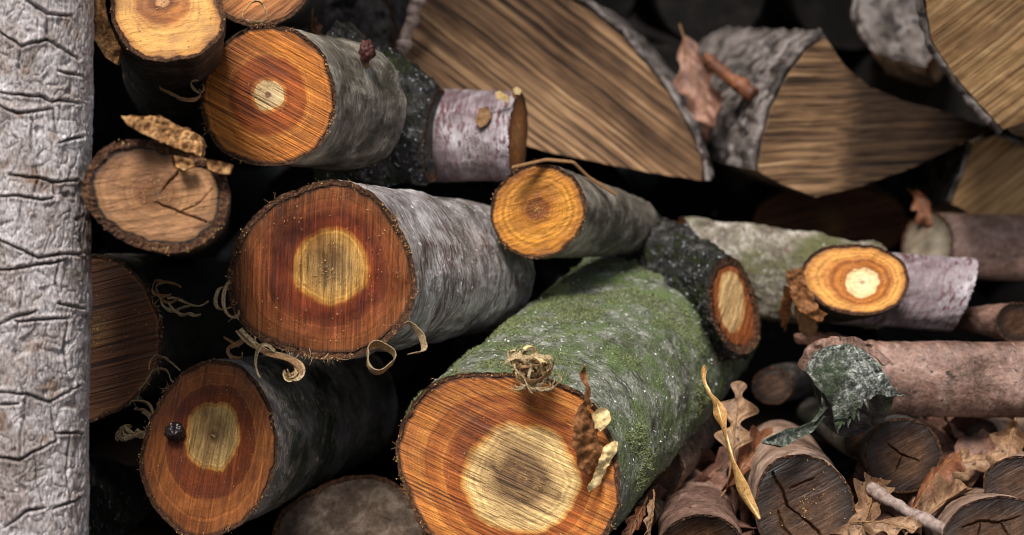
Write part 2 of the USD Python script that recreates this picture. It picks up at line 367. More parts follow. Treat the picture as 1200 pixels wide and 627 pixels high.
def sheet(poly, dfun, thick, spacing=3.0, seed=0, rough=0.0006, fray=1.2, back=None, freq=200):
    """solid plate whose pixel outline is poly and whose front lies at distance dfun(px, py)"""
    pg = np.asarray(poly, float); out = []
    for i in range(len(pg)):
        a, b = pg[i], pg[(i + 1) % len(pg)]; k = max(1, int(np.linalg.norm(b - a) / spacing))
        out.append(a + (b - a) * np.linspace(0, 1, k, endpoint=False)[:, None])
    ring = np.concatenate(out); nv = len(ring)
    ring = ring + fray * 2 * (np.stack([fbm(np.c_[ring * 0.11, np.full(nv, s + seed)], 3, seed) for s in (1.5, 7.5)], 1) - 0.5)
    P = Polygon(ring).buffer(0)
    x0, y0, x1, y1 = P.bounds; rs = np.random.RandomState(seed)
    gx, gy = np.meshgrid(np.arange(x0, x1, spacing), np.arange(y0, y1, spacing))
    q = np.stack([gx.ravel(), gy.ravel()], 1) + rs.uniform(-0.3, 0.3, (gx.size, 2)) * spacing
    inn = P.buffer(-spacing * 0.6)
    q = q[contains_xy(inn, q[:, 0], q[:, 1])] if not inn.is_empty else q[:0]
    pts = np.concatenate([ring, q]); tri = Delaunay(pts).simplices
    cc = pts[tri].mean(1); tri = tri[contains_xy(P, cc[:, 0], cc[:, 1])]
    e1, e2 = pts[tri[:, 1]] - pts[tri[:, 0]], pts[tri[:, 2]] - pts[tri[:, 0]]
    flip = e1[:, 0] * e2[:, 1] - e1[:, 1] * e2[:, 0] > 0
    tri[flip] = tri[flip][:, ::-1]
    d = dfun(pts[:, 0], pts[:, 1])
    d = d + rough * 2 * (fbm(np.c_[at(pts[:, 0], pts[:, 1], 1.2) * freq], 4, seed + 4) - 0.5)
    front = at(pts[:, 0], pts[:, 1], d)
    bvec = FWD * thick if back is None else np.asarray(back)
    bk = front + bvec
    n = len(pts); i = np.arange(nv); j = (i + 1) % nv
    # side ring
    side = np.concatenate([np.stack([i, j, j + n], 1), np.stack([i, j + n, i + n], 1)])
    if Polygon(ring).exterior.is_ccw: side = side[:, ::-1]
    return front, bk, tri, side, nv, pts

def plate(T, name, poly, dfun, thick, mat, parent=None, label=None, **kw):
    fr, bk, tri, side, nv, pts = sheet(poly, dfun, thick, **kw)
    n = len(fr); v = np.concatenate([fr, bk, fr[:nv], bk[:nv]]); uv = np.concatenate([pts, pts, pts[:nv], pts[:nv] + 6]) * 0.0005
    side = np.where(side < n, side + 2 * n, side - n + 2 * n + nv)
    return T.add(name, v, np.concatenate([tri, tri[:, ::-1] + n, side]), mat, True, uv, parent=parent, label=label)

def tube(path, rad, k=8):
    path = np.asarray(path, float); n = len(path); rad = np.broadcast_to(np.asarray(rad, float), n)
    tan = np.gradient(path, axis=0); tan /= np.linalg.norm(tan, axis=1, keepdims=True)
    h = np.array([0.31, 0.53, 0.79]); a = np.cross(tan, h); a /= np.linalg.norm(a, axis=1, keepdims=True); b = np.cross(tan, a)
    th = np.linspace(0, 2 * np.pi, k, endpoint=False)
    v = path[:, None] + rad[:, None, None] * (np.cos(th)[None, :, None] * a[:, None] + np.sin(th)[None, :, None] * b[:, None])
    v = v.reshape(-1, 3); i = np.arange(n - 1)[:, None] * k; j = np.arange(k)[None]; jn = (j + 1) % k
    f = np.stack([(i + j), (i + jn), (i + k + jn), (i + k + j)], -1).reshape(-1, 4)
    v = np.vstack([v, path[:1], path[-1:]])
    c0 = np.stack([np.full(k, n * k), (np.arange(k) + 1) % k, np.arange(k), np.arange(k)], 1)
    c1 = np.stack([np.full(k, n * k + 1), (n - 1) * k + np.arange(k), (n - 1) * k + (np.arange(k) + 1) % k, (n - 1) * k + (np.arange(k) + 1) % k], 1)
    tri = np.vstack([f[:, [0, 1, 2]], f[:, [0, 2, 3]], c0[:, :3], c1[:, :3]])
    return v, tri

def flecks(pts, nrm, size, seed, flat=0.4):
    """many small angular crumbs at the points"""
    rs = np.random.RandomState(seed); n = len(pts)
    base = np.array([[1, 0, 0], [-0.5, 0.86, 0], [-0.5, -0.86, 0], [0, 0, 1], [0, 0, -0.6]], float)
    tri = np.array([[0, 1, 3], [1, 2, 3], [2, 0, 3], [1, 0, 4], [2, 1, 4], [0, 2, 4]])
    A = rs.normal(size=(n, 3, 3)); Qm, _ = np.linalg.qr(A)
    s = size * rs.uniform(0.4, 1.0, (n, 1)) * np.array([[1.0, 0.6, flat]]) * rs.uniform(0.6, 1.4, (n, 3))
    v = np.einsum('nij,nkj->nki', Qm, base[None] * s[:, None]) + pts[:, None] + nrm[:, None] * 0.0003
    return v.reshape(-1, 3), (tri[None] + 5 * np.arange(n)[:, None, None]).reshape(-1, 3)

def sawdust(T, n, mat, seed, size=0.0011, on_face=0.5):
    g = T.g; rs = np.random.RandomState(seed); fv = g['face'][0]; rim = g['ring0']
    k = int(n * on_face); a = fv[rs.randint(0, len(fv), k * 6)]; a = a[noise(a * 130 + 9, seed) + 0.15 * rs.normal(size=len(a)) > 0.66][:k]
    b = rim[rs.randint(0, len(rim), (n - k) * 4)]; b = b[noise(b * 160 + 9, seed + 1) > 0.58][:n - k]; b = b + rs.normal(size=(len(b), 3)) * [0.0012, 0.0012, 0.0006]
    p = np.concatenate([a, b]); v, f = flecks(p, np.tile([0, 0, 1.0], (len(p), 1)), size, seed)
    T.add('sawdust', v, f, mat, False, local=True, kind='stuff')

def fibres(T, n, mat, seed, a0, a1, length=0.007, width=0.0005):
    """torn bast fibres that stand off the rim between two angles (degrees, 0 right, 90 up)"""
    g = T.g; rs = np.random.RandomState(seed); rim = g['ring0']; ang = np.degrees(np.arctan2(rim[:, 1], rim[:, 0])) % 360
    lo, hi = a0 % 360, a1 % 360
    ok = np.nonzero((ang >= lo) & (ang <= hi) if lo < hi else (ang >= lo) | (ang <= hi))[0]
    V, F, o = [], [], 0
    cl = rs.choice(ok, max(3, n // 6))
    for _ in range(n // 2):
        p = rim[(rs.choice(cl) + rs.randint(-3, 4)) % len(rim)]; out = unit(np.r_[p[:2], 0]); L = length * rs.uniform(0.3, 1.2)
        dr = unit(out * rs.uniform(0.2, 1) + np.r_[rs.normal(size=2) * 0.6, rs.uniform(-0.2, 0.6)]); side = np.cross(dr, rs.normal(size=3)); side = unit(side)
        t = np.linspace(0, 1, 7)[:, None]; path = p + dr * L * t + side * L * rs.uniform(-0.6, 0.6) * t ** 2
        wv = np.cross(dr, side) * width * rs.uniform(0.6, 1.6) * (1 - 0.8 * t)
        v, f = ribbon(path, wv, 0.0002); V.append(v); F.append(f + o); o += len(v)
    T.add('bast_fibres', np.concatenate(V), np.concatenate(F), mat, False, local=True, kind='stuff')

# ------------------------------------------------------------------ looks
W_big = wood('fresh_wood_pale_heart', [(0, lin(92, 66, 42)), (0.03, lin(120, 92, 60)), (0.06, lin(100, 74, 48)), (0.12, lin(128, 100, 66)), (0.16, lin(116, 88, 58)), (0.24, lin(190, 158, 108)), (0.37, lin(220, 186, 126)), (0.41, lin(204, 146, 74)), (0.45, lin(148, 78, 28)), (0.58, lin(152, 80, 28)), (0.62, lin(178, 108, 46)), (0.66, lin(172, 102, 42)), (0.70, lin(158, 88, 34)), (0.78, lin(164, 94, 38)), (0.82, lin(190, 124, 58)), (0.86, lin(180, 112, 48)), (0.97, lin(172, 104, 46)), (1, lin(96, 56, 30))], ang=math.radians(-25), streak=0.95, sscale=960, along=10, blotch=0.5, wob=0.03, rings=44, ring_amt=0.22, fleck=0.4)
W_mid = wood('fresh_wood_red_ring', [(0, lin(116, 92, 62)), (0.10, lin(146, 116, 74)), (0.22, lin(174, 138, 84)), (0.36, lin(192, 144, 72)), (0.395, lin(150, 84, 30)), (0.43, lin(116, 50, 20)), (0.54, lin(100, 42, 19)), (0.62, lin(104, 47, 21)), (0.68, lin(128, 68, 32)), (0.74, lin(120, 62, 30)), (0.80, lin(134, 74, 36)), (0.83, lin(122, 68, 31)), (0.95, lin(124, 72, 36)), (1, lin(64, 40, 26))], ang=math.radians(88), streak=0.8, sscale=760, along=14, wob=0.035, blotch=0.8, rings=40, ring_amt=0.24, fleck=0.4)
W_low = wood('fresh_wood_cream_heart', [(0, lin(104, 80, 48)), (0.04, lin(126, 100, 62)), (0.09, lin(184, 152, 100)), (0.33, lin(202, 168, 106)), (0.385, lin(190, 136, 62)), (0.41, lin(146, 76, 28)), (0.44, lin(126, 60, 22)), (0.62, lin(108, 50, 20)), (0.66, lin(116, 58, 24)), (0.69, lin(150, 88, 40)), (0.73, lin(140, 80, 36)), (0.83, lin(146, 86, 40)), (0.86, lin(156, 94, 46)), (0.89, lin(138, 80, 38)), (0.97, lin(132, 78, 38)), (1, lin(70, 44, 28))], ang=math.radians(80), streak=0.65, sscale=760, along=18, wob=0.035, blotch=0.75, rings=40, ring_amt=0.24, fleck=0.4, rays=0.2)
W_top = wood('fresh_wood_white_pith', [(0, lin(170, 130, 90)), (0.06, lin(140, 104, 70)), (0.1, lin(226, 200, 156)), (0.36, lin(226, 198, 146)), (0.40, lin(196, 126, 56)), (0.44, lin(156, 78, 26)), (0.66, lin(160, 82, 28)), (0.72, lin(206, 132, 58)), (0.76, lin(186, 112, 44)), (0.97, lin(182, 110, 44)), (1, lin(84, 50, 28))], ang=math.radians(-28), streak=0.95, sscale=900, along=8, blotch=0.45, wob=0.03, rings=36, ring_amt=0.22, fleck=0.4)
W_yel = wood('yellow_wood', [(0, lin(190, 134, 56)), (0.12, lin(136, 80, 30)), (0.36, lin(136, 78, 28)), (0.46, lin(182, 118, 38)), (0.7, lin(194, 132, 46)), (0.95, lin(176, 114, 40)), (1, lin(80, 48, 26))], ang=math.radians(20), streak=0.3, sscale=260, along=60, rings=18, ring_amt=0.35, blotch=0.6, wob=0.09, fleck=0.45)
W_cream = wood('cream_wood', [(0, lin(214, 170, 120)), (0.1, lin(200, 150, 100)), (0.16, lin(110, 60, 24)), (0.24, lin(140, 84, 38)), (0.34, lin(176, 114, 54)), (0.5, lin(160, 98, 44)), (0.56, lin(192, 138, 74)), (0.7, lin(200, 150, 84)), (0.86, lin(196, 148, 80)), (0.95, lin(170, 118, 60)), (1, lin(86, 54, 30))], ang=math.radians(10), streak=0.25, sscale=220, along=50, rings=12, ring_amt=0.25, blotch=0.7, wob=0.12)
W_stub = wood('orange_ringed_wood', [(0, lin(130, 104, 74)), (0.1, lin(232, 208, 164)), (0.35, lin(232, 204, 150)), (0.41, lin(150, 82, 26)), (0.52, lin(186, 116, 44)), (0.60, lin(140, 78, 28)), (0.68, lin(196, 130, 58)), (0.80, lin(212, 152, 76)), (0.93, lin(206, 144, 70)), (1, lin(80, 44, 26))], ang=0.3, streak=0.15, sscale=240, along=60, rings=18, ring_amt=0.3, blotch=0.5, wob=0.05)
W_peach = wood('peach_wood', [(0, lin(196, 152, 102)), (0.5, lin(186, 120, 64)), (1, lin(110, 68, 36))], ang=math.radians(38), streak=0.6, sscale=300, along=20)
W_grey = wood('greyed_pale_wood', [(0, lin(120, 112, 96)), (0.5, lin(168, 158, 138)), (1, lin(96, 84, 70))], ang=0.4, streak=0.2, sscale=200, along=40, blotch=0.7)
W_old = wood('weathered_wood', [(0, lin(84, 70, 50)), (0.08, lin(118, 82, 50)), (0.4, lin(126, 84, 52)), (0.48, lin(146, 106, 70)), (0.86, lin(150, 110, 76)), (0.945, lin(128, 92, 60)), (0.975, lin(32, 23, 17)), (1, lin(26, 19, 14))], ang=math.radians(10), streak=0.3, sscale=260, along=50, rings=14, ring_amt=0.25, blotch=0.7, rays=0.2, rough=0.75, wob=0.02)
W_dark = wood('dark_sawn_wood', [(0, lin(112, 84, 48)), (0.2, lin(100, 66, 34)), (0.4, lin(80, 46, 23)), (0.7, lin(78, 44, 22)), (0.93, lin(90, 54, 28)), (1, lin(110, 70, 36))], ang=math.radians(14), streak=0.95, sscale=420, along=8)
W_black = wood('blackened_wood', [(0, lin(92, 64, 42)), (0.25, lin(70, 49, 34)), (0.5, lin(82, 58, 40)), (0.75, lin(56, 40, 30)), (0.94, lin(44, 32, 25)), (1, lin(16, 12, 10))], ang=0.5, streak=0.2, sscale=300, along=40, rings=14, ring_amt=0.3, blotch=1.0, rays=0.35, rough=0.5, fleck=0.7, spec=0.2, wob=0.1, bump=0.2)
W_stubw = wood('white_oval_wood', [(0, lin(196, 160, 110)), (0.36, lin(206, 170, 118)), (0.46, lin(176, 130, 78)), (0.56, lin(146, 82, 38)), (0.9, lin(134, 72, 34)), (1, lin(66, 38, 22))], ang=1.2, streak=0.15, sscale=300, along=40, rays=0.5, blotch=0.5, ring_amt=0.2, fleck=0.45)

RIM = bark('bark_edge', [(0.25, lin(34, 20, 13)), (0.45, lin(74, 46, 28)), (0.6, lin(108, 72, 46)), (0.75, lin(160, 122, 84))], nscale=420, grain=0.9, gscale=(900, 900), rough=0.8, bump=1.0)
B_moss = bark('mossy_bark', [(0.27, lin(50, 51, 42)), (0.42, lin(108, 111, 96)), (0.55, lin(138, 140, 126)), (0.70, lin(176, 176, 164))], nscale=130, dash=lin(56, 54, 42), dash_amt=0.9, dscale=(60, 420), moss=lin(110, 128, 74), moss_thr=(0.42, 0.62), moss_scale=42, speck=lin(216, 216, 204), speck_thr=(0.67, 0.70), speck_scale=380, grain=1.0, gscale=(520, 1100), rough=0.7, bump=1.0)
B_silver = bark('silver_bark', [(0.25, lin(90, 82, 80)), (0.42, lin(146, 138, 136)), (0.56, lin(172, 165, 163)), (0.75, lin(204, 199, 197))], nscale=60, dash=lin(92, 68, 62), dash_amt=1.0, dscale=(70, 420), dthr=(0.52, 0.58), moss=lin(84, 82, 62), moss_thr=(0.56, 0.72), speck=lin(220, 216, 212), speck_thr=(0.67, 0.70), grain=0.75, gscale=(160, 900), rough=0.45, bump=1.0)
B_dash = bark('dark_bark_pale_lenticels', [(0.25, lin(58, 57, 52)), (0.45, lin(104, 100, 94)), (0.6, lin(150, 142, 140)), (0.75, lin(200, 190, 192))], nscale=20, dash=lin(206, 186, 158), dash_amt=1.0, dscale=(200, 420), dthr=(0.565, 0.60), moss=lin(50, 64, 34), moss_thr=(0.50, 0.64), grain=0.85, gscale=(260, 900), rough=0.45, bump=1.0)
B_lilac = bark('lilac_silver_bark', [(0.25, lin(66, 50, 52)), (0.45, lin(118, 102, 106)), (0.6, lin(152, 141, 145)), (0.75, lin(192, 185, 188))], nscale=40, dash=lin(92, 54, 56), dash_amt=1.0, dscale=(110, 400), dthr=(0.53, 0.59), moss=lin(60, 56, 38), moss_thr=(0.60, 0.70), grain=0.45, gscale=(150, 800), rough=0.42, spec=0.5)
B_streak = bark('streaked_grey_bark', [(0.25, lin(44, 38, 31)), (0.45, lin(104, 95, 82)), (0.6, lin(150, 142, 129)), (0.75, lin(190, 184, 172))], nscale=50, grain=1.0, gscale=(60, 1000), moss=lin(58, 56, 34), moss_thr=(0.54, 0.7), rough=0.5, bump=1.0)
B_mossdark = bark('dark_mossy_bark', [(0.28, lin(10, 10, 10)), (0.5, lin(34, 33, 32)), (0.62, lin(72, 68, 64)), (0.75, lin(140, 140, 146))], nscale=150, moss=lin(56, 64, 30), moss_thr=(0.52, 0.66), moss_scale=50, speck=lin(168, 174, 176), speck_thr=(0.66, 0.70), speck_scale=300, grain=0.9, rough=0.4, bump=1.0)
B_pink = bark('pinkish_brown_bark', [(0.25, lin(68, 48, 40)), (0.42, lin(106, 80, 69)), (0.58, lin(136, 106, 93)), (0.78, lin(182, 156, 144))], nscale=26, dash=lin(174, 150, 138), dash_amt=0.3, dscale=(160, 380), moss=lin(66, 48, 38), moss_thr=(0.50, 0.72), moss_scale=44, speck=lin(56, 40, 33), speck_thr=(0.66, 0.70), speck_scale=170, grain=0.45, gscale=(400, 400), rough=0.4, bump=0.5)
B_tan = bark('tan_bark', [(0.25, lin(72, 54, 44)), (0.45, lin(130, 104, 88)), (0.6, lin(164, 138, 121)), (0.75, lin(190, 170, 154))], nscale=40, grain=0.5, gscale=(200, 600), moss=lin(86, 62, 48), moss_thr=(0.55, 0.7), rough=0.6)
B_dark = bark('dark_bark', [(0.25, lin(20, 17, 15)), (0.5, lin(44, 39, 36)), (0.75, lin(84, 77, 71))], nscale=70, moss=lin(44, 48, 28), moss_thr=(0.52, 0.68), dash=lin(96, 86, 76), dash_amt=0.7, grain=0.8, rough=0.6)
B_far = bark('gap_shade_bark', [(0.25, lin(12, 10, 9)), (0.5, lin(24, 21, 19)), (0.75, lin(44, 39, 35))], nscale=70, grain=0.8, rough=0.75, spec=0.15)  # bark blackened, the shade of the deep gaps put into its colour
B_lichen = bark('lichen_grey_bark', [(0.25, lin(36, 30, 27)), (0.42, lin(92, 82, 77)), (0.58, lin(146, 136, 131)), (0.75, lin(194, 186, 182))], nscale=60, grain=0.9, gscale=(500, 500), rough=0.8, speck=lin(40, 33, 30), speck_thr=(0.54, 0.62), speck_scale=80, bump=1.0)
B_greygreen = bark('grey_green_bark', [(0.25, lin(60, 52, 44)), (0.45, lin(118, 110, 96)), (0.6, lin(156, 148, 136)), (0.75, lin(200, 190, 184))], nscale=60, moss=lin(90, 88, 54), moss_thr=(0.45, 0.64), speck=lin(214, 204, 200), speck_thr=(0.68, 0.74), dash=lin(104, 66, 62), dash_amt=0.8, dscale=(120, 380), grain=0.9, rough=0.6)
B_brown = bark('brown_weathered_bark', [(0.25, lin(56, 43, 34)), (0.5, lin(124, 103, 87)), (0.75, lin(184, 164, 146))], nscale=110, grain=1.0, gscale=(600, 600), rough=0.85, bump=1.0)
M_post = bark('grey_wrinkled_bark', [(0.26, lin(92, 75, 67)), (0.42, lin(154, 141, 136)), (0.56, lin(184, 175, 174)), (0.76, lin(214, 208, 209))], nscale=42, grain=0.8, gscale=(1000, 300), rough=0.34, spec=0.65, bump=1.0, speck=lin(118, 90, 70), speck_thr=(0.60, 0.72), speck_scale=60)
M_bast = plain('pale_bast', lin(104, 76, 46), lin(214, 190, 148), 1100, 0.65, trans=0.2, stretch=(1, 1, 0.4), bump=0.6)
M_bastdk = plain('brown_bast', lin(84, 58, 36), lin(150, 112, 74), 900, 0.65)
M_flap = plain('brown_inner_bark', lin(74, 44, 24), lin(140, 92, 52), 350, 0.7)
M_yflap = plain('yellow_inner_bark', lin(190, 150, 84), lin(236, 214, 164), 500, 0.6)
M_dust = plain('sawdust_grain', lin(140, 96, 54), lin(206, 168, 114), 400, 0.85)
M_torn = bark('grey_torn_bark', [(0.28, lin(22, 24, 21)), (0.45, lin(84, 88, 80)), (0.56, lin(140, 142, 134)), (0.70, lin(206, 206, 198))], nscale=260, moss=lin(60, 74, 46), moss_thr=(0.48, 0.66), grain=0.75, gscale=(400, 1000), rough=0.75, bump=0.9)
M_barkw = bark('torn_bark_wood', [(0.28, lin(60, 36, 20)), (0.45, lin(128, 88, 50)), (0.58, lin(172, 126, 78)), (0.74, lin(206, 166, 116))], nscale=130, grain=0.8, gscale=(600, 600), rough=0.8, bump=0.8)
M_bud = plain('dark_red_bud', lin(24, 12, 11), lin(84, 40, 34), 700, 0.6, 0.3)
M_knot = plain('black_knot', lin(12, 8, 8), lin(44, 26, 24), 700, 0.3, 0.5)
M_moss = plain('moss_blade', lin(84, 92, 56), lin(158, 164, 116), 900, 0.8, trans=0.2)
def leafmat(name, a, b, c, rough=0.5, trans=0.15):
    g = G(name); ob = g.mapv(g.node('texture_coordinate') + '.object', loc=(0.3713, 0.5337, 0.7191))
    n = g.noise(ob, 70, 4, 0.6); col = g.ramp(n, [(0.3, a), (0.5, b), (0.68, c)])
    f = g.noise(ob, 700, 3, 0.65); col = g.mix(0.55, col, g.ramp(f, [(0.3, (0.3, 0.25, 0.22)), (0.5, (1, 1, 1)), (0.7, (1.35, 1.3, 1.25))]), 'multiply')
    sp = g.rng(g.noise(ob, 210, 2, 0.5), 0.64, 0.70); col = g.mix(g.math('multiply', sp, 0.8), col, sc(a, 0.35))
    vein = g.noise(g.mapv(ob, scale=(0.25, 1, 1), rot=(0, 0, 0.7)), 520, 2, 0.5)
    nrm = g.bump(g.math('add', f, vein), 0.5, 0.0010)
    p = g.node('principled_bsdf', {'base_color': col, 'normal': nrm}, roughness=rough, specular_ior_level=0.4); t = g.node('translucent_bsdf', {'color': col})
    x = g.node('mix_closure', {'closure1': p + '.BSDF', 'closure2': t + '.BSDF'}, fac=trans)
    return usdkit.material(stage, '/World/Looks/' + name, g.n, g.l, surface=x + '.closure')
M_leafy = leafmat('golden_dry_leaf', lin(110, 74, 36), lin(176, 130, 72), lin(208, 166, 104))
M_leaft = leafmat('tan_dry_leaf', lin(78, 54, 38), lin(126, 94, 68), lin(164, 130, 98))
M_leafr = leafmat('rust_dry_leaf', lin(66, 34, 20), lin(110, 64, 38), lin(144, 94, 64))
M_leafb = leafmat('brown_dry_leaf', lin(64, 42, 34), lin(120, 84, 68), lin(166, 124, 104))
M_twig = plain('twig_bark', lin(96, 80, 74), lin(160, 140, 130), 300, 0.6)
M_soil = plain('dark_soil', lin(9, 7, 6), lin(24, 18, 14), 140, 0.95, 0.02, bump=0.8)
M_white = plain('pale_flake', lin(190, 188, 180), lin(230, 228, 222), 500, 0.7)
def split_wood(name, ang, stops, sscale=190, along=7, stain=0.55, stain_scale=9, black=None):
    g = G(name); tc = g.node('texture_coordinate'); ob = tc + '.object'
    rot = g.mapv(ob, rot=(0, 0, -ang)); wob = g.node('noise_texture', {'vector': rot}, scale=14.0, detail=2.0) + '.color'
    v = g.mix(0.005, rot, wob, 'add')
    a = g.noise(g.mapv(v, scale=(along / sscale, 1, 0.02)), sscale, 4, 0.62)
    b = g.noise(g.mapv(v, scale=(along / sscale * 2, 1, 0.02), loc=(0.3, 0.2, 0)), sscale * 3, 3, 0.6)
    c = g.math('add', g.math('multiply', a, 0.7), g.math('multiply', b, 0.3))
    col = g.ramp(c, stops)
    s = g.noise(g.mapv(rot, scale=(0.45, 1, 0.1)), stain_scale * 2.0, 4, 0.55)
    col = g.mix(stain, col, g.ramp(s, [(0.34, (0.14, 0.11, 0.10)), (0.5, (0.8, 0.76, 0.74)), (0.62, (1.2, 1.2, 1.2))]), 'multiply')
    if black:      # darker towards the right end, the edge following the fibres
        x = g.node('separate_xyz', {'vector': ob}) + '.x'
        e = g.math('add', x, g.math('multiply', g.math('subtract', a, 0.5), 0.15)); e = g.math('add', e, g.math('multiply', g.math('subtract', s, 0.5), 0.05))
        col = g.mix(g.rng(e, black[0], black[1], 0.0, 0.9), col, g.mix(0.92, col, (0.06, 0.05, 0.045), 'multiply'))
    return g.done(col, 0.75, g.bump(c, 1.0, 0.004), 0.2)
S_stops = [(0.35, lin(28, 21, 17)), (0.43, lin(62, 46, 34)), (0.50, lin(114, 86, 61)), (0.59, lin(162, 128, 93)), (0.70, lin(208, 180, 142))]
S_u = split_wood('split_wood_slanting_grain', math.radians(-38), S_stops, stain=0.95, stain_scale=7, sscale=330, along=4)
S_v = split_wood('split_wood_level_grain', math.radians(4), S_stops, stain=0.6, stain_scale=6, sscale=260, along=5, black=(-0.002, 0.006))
S_w = split_wood('split_wood_rising_grain', math.radians(38), [(0.32, lin(96, 68, 44)), (0.45, lin(156, 118, 78)), (0.56, lin(190, 152, 106)), (0.70, lin(228, 200, 158))], stain=0.5, sscale=300, along=5)
S_side = plain('split_side_wood', lin(80, 60, 44), lin(170, 144, 116), 200, 0.8)

# ------------------------------------------------------------------ ground
e = np.r_[-40, -12, -5, -2.5, np.linspace(-1.2, 1.2, 150), 2.5, 5, 12, 40]
gx, gy = np.meshgrid(e, e + 1.3)
gz = np.where((abs(gx) < 1.3) & (abs(gy - 1.3) < 1.3), 0.02 * (fbm(np.stack([gx * 9, gy * 9, gx * 0], -1), 4, 3) - 0.5), 0)
T = Thing('ground', 'dark earth under the woodpile', None, kind='structure')
T.add('soil', np.stack([gx, gy, gz], -1).reshape(-1, 3), grid_faces(len(e), len(e)), M_soil)

# ------------------------------------------------------------------ the deep rows of the pile, with unseen rows added to shade the gaps
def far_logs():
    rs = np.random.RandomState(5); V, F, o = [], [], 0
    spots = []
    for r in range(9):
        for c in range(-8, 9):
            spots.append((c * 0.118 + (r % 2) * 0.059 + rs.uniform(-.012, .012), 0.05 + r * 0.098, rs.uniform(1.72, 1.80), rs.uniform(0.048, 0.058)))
    for r in range(6):  # unseen rows left of the post, added to block side light
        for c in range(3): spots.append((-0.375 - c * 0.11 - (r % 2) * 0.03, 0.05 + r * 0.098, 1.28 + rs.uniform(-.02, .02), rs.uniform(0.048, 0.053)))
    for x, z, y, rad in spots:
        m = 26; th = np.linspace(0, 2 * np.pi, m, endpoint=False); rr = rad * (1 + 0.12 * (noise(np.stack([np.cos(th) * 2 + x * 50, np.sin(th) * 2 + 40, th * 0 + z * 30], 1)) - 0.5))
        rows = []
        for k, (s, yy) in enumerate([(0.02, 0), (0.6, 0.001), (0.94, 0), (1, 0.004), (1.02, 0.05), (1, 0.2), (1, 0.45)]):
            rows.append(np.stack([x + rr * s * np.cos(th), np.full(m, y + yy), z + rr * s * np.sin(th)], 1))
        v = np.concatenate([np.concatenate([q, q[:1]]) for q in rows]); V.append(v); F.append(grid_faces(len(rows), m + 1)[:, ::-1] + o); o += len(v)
    # an unseen upper layer added to shade the gaps, lengthwise like the logs
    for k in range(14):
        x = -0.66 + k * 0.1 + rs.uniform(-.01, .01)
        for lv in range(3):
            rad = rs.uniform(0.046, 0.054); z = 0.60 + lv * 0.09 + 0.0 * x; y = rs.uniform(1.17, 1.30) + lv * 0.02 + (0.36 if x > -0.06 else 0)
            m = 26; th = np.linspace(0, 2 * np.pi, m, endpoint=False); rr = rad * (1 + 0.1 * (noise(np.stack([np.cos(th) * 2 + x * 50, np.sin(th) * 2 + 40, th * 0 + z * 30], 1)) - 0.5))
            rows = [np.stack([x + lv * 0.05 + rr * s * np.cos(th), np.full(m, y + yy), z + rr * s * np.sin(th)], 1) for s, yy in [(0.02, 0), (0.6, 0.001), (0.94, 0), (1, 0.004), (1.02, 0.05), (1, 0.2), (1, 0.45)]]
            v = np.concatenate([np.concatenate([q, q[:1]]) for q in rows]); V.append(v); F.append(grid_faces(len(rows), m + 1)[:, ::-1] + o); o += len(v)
    T = Thing('firewood_mass', 'deep dark rows of firewood behind the front logs, unseen rows added above and left to shade them', 'firewood', kind='stuff')
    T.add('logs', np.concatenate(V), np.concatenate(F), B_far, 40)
far_logs()

# ------------------------------------------------------------------ the big sawn logs
def mossy_lump(q, t, o):
    return 0.006 * (fbm(q * 22 + np.array([5.37, 9.71, 7.13]), 2, 31) - 0.5) * min(1, t * 8) + 0.0022 * np.clip((fbm(q * 34 + 3, 3, 77) - 0.5) / 0.1, 0, 1) * fbm(q * 420 + 0.37, 2, 78) * min(1, t * 20)
H = make_log('H', 'mossy_log', 'largest log, green mossy bark, sawn face with cream heart at bottom centre', 
    outline=[(466, 522), (478, 480), (506, 451), (547, 438), (600, 436), (650, 447), (692, 470), (716, 505), (727, 553), (723, 600), (700, 640), (655, 668), (600, 674), (545, 660), (500, 625), (476, 578)],
    d=1.17, n=(-0.18, 0.12, 0.97), end=(788, 366, 1.47, 0.99), wood_mat=W_big, bark_mat=B_moss, heart=(613, 562, 68, 64), thick=5, seed=1, amp=0.0022, fine=0.0010, lump=mossy_lump, res=1.25)
C = make_log('C', 'silver_log', 'thick silver barked log with red ring and olive yellow heart, centre left',
    outline=[(267, 330), (275, 290), (300, 250), (340, 224), (395, 211), (432, 222), (466, 260), (485, 305), (487, 348), (470, 385), (436, 411), (390, 422), (345, 416), (302, 397), (275, 367)],
    d=1.19, n=(-0.22, 0.0, 0.97), end=(548, 316, 1.37, 0.82), wood_mat=W_mid, bark_mat=B_silver, heart=(388, 312, 47, 44), thick=7, seed=2, amp=0.0028, fine=0.0006, jag=1.2, res=1.25)
D = make_log('D', 'dark_barked_log', 'log with oval cream heart and a dark bud on its red face, bottom left',
    outline=[(164, 548), (171, 505), (190, 465), (220, 432), (255, 421), (290, 435), (315, 470), (326, 510), (322, 550), (305, 590), (275, 620), (240, 632), (205, 622), (180, 592)],
    d=1.2, n=(-0.2, 0.08, 0.97), end=(412, 478, 1.45, 0.80), wood_mat=W_low, bark_mat=B_dash, heart=(251, 511, 33, 42), thick=4, seed=3, amp=0.0014, res=1.15)
B = make_log('B', 'forked_log', 'log with small white pith in orange face and side branch to the right, upper left',
    outline=[(234, 122), (240, 85), (262, 50), (300, 30), (340, 33), (372, 55), (390, 90), (394, 125), (383, 160), (355, 186), (318, 195), (280, 188), (250, 165)],
    d=1.22, n=(-0.22, -0.03, 0.97), end=(402, 124, 1.31, 0.93), wood_mat=W_top, bark_mat=B_streak, heart=(314, 111, 20, 19), thick=4, seed=4, amp=0.002, res=1.1,
    swell=[(0.9, 0.25, 0.06)])
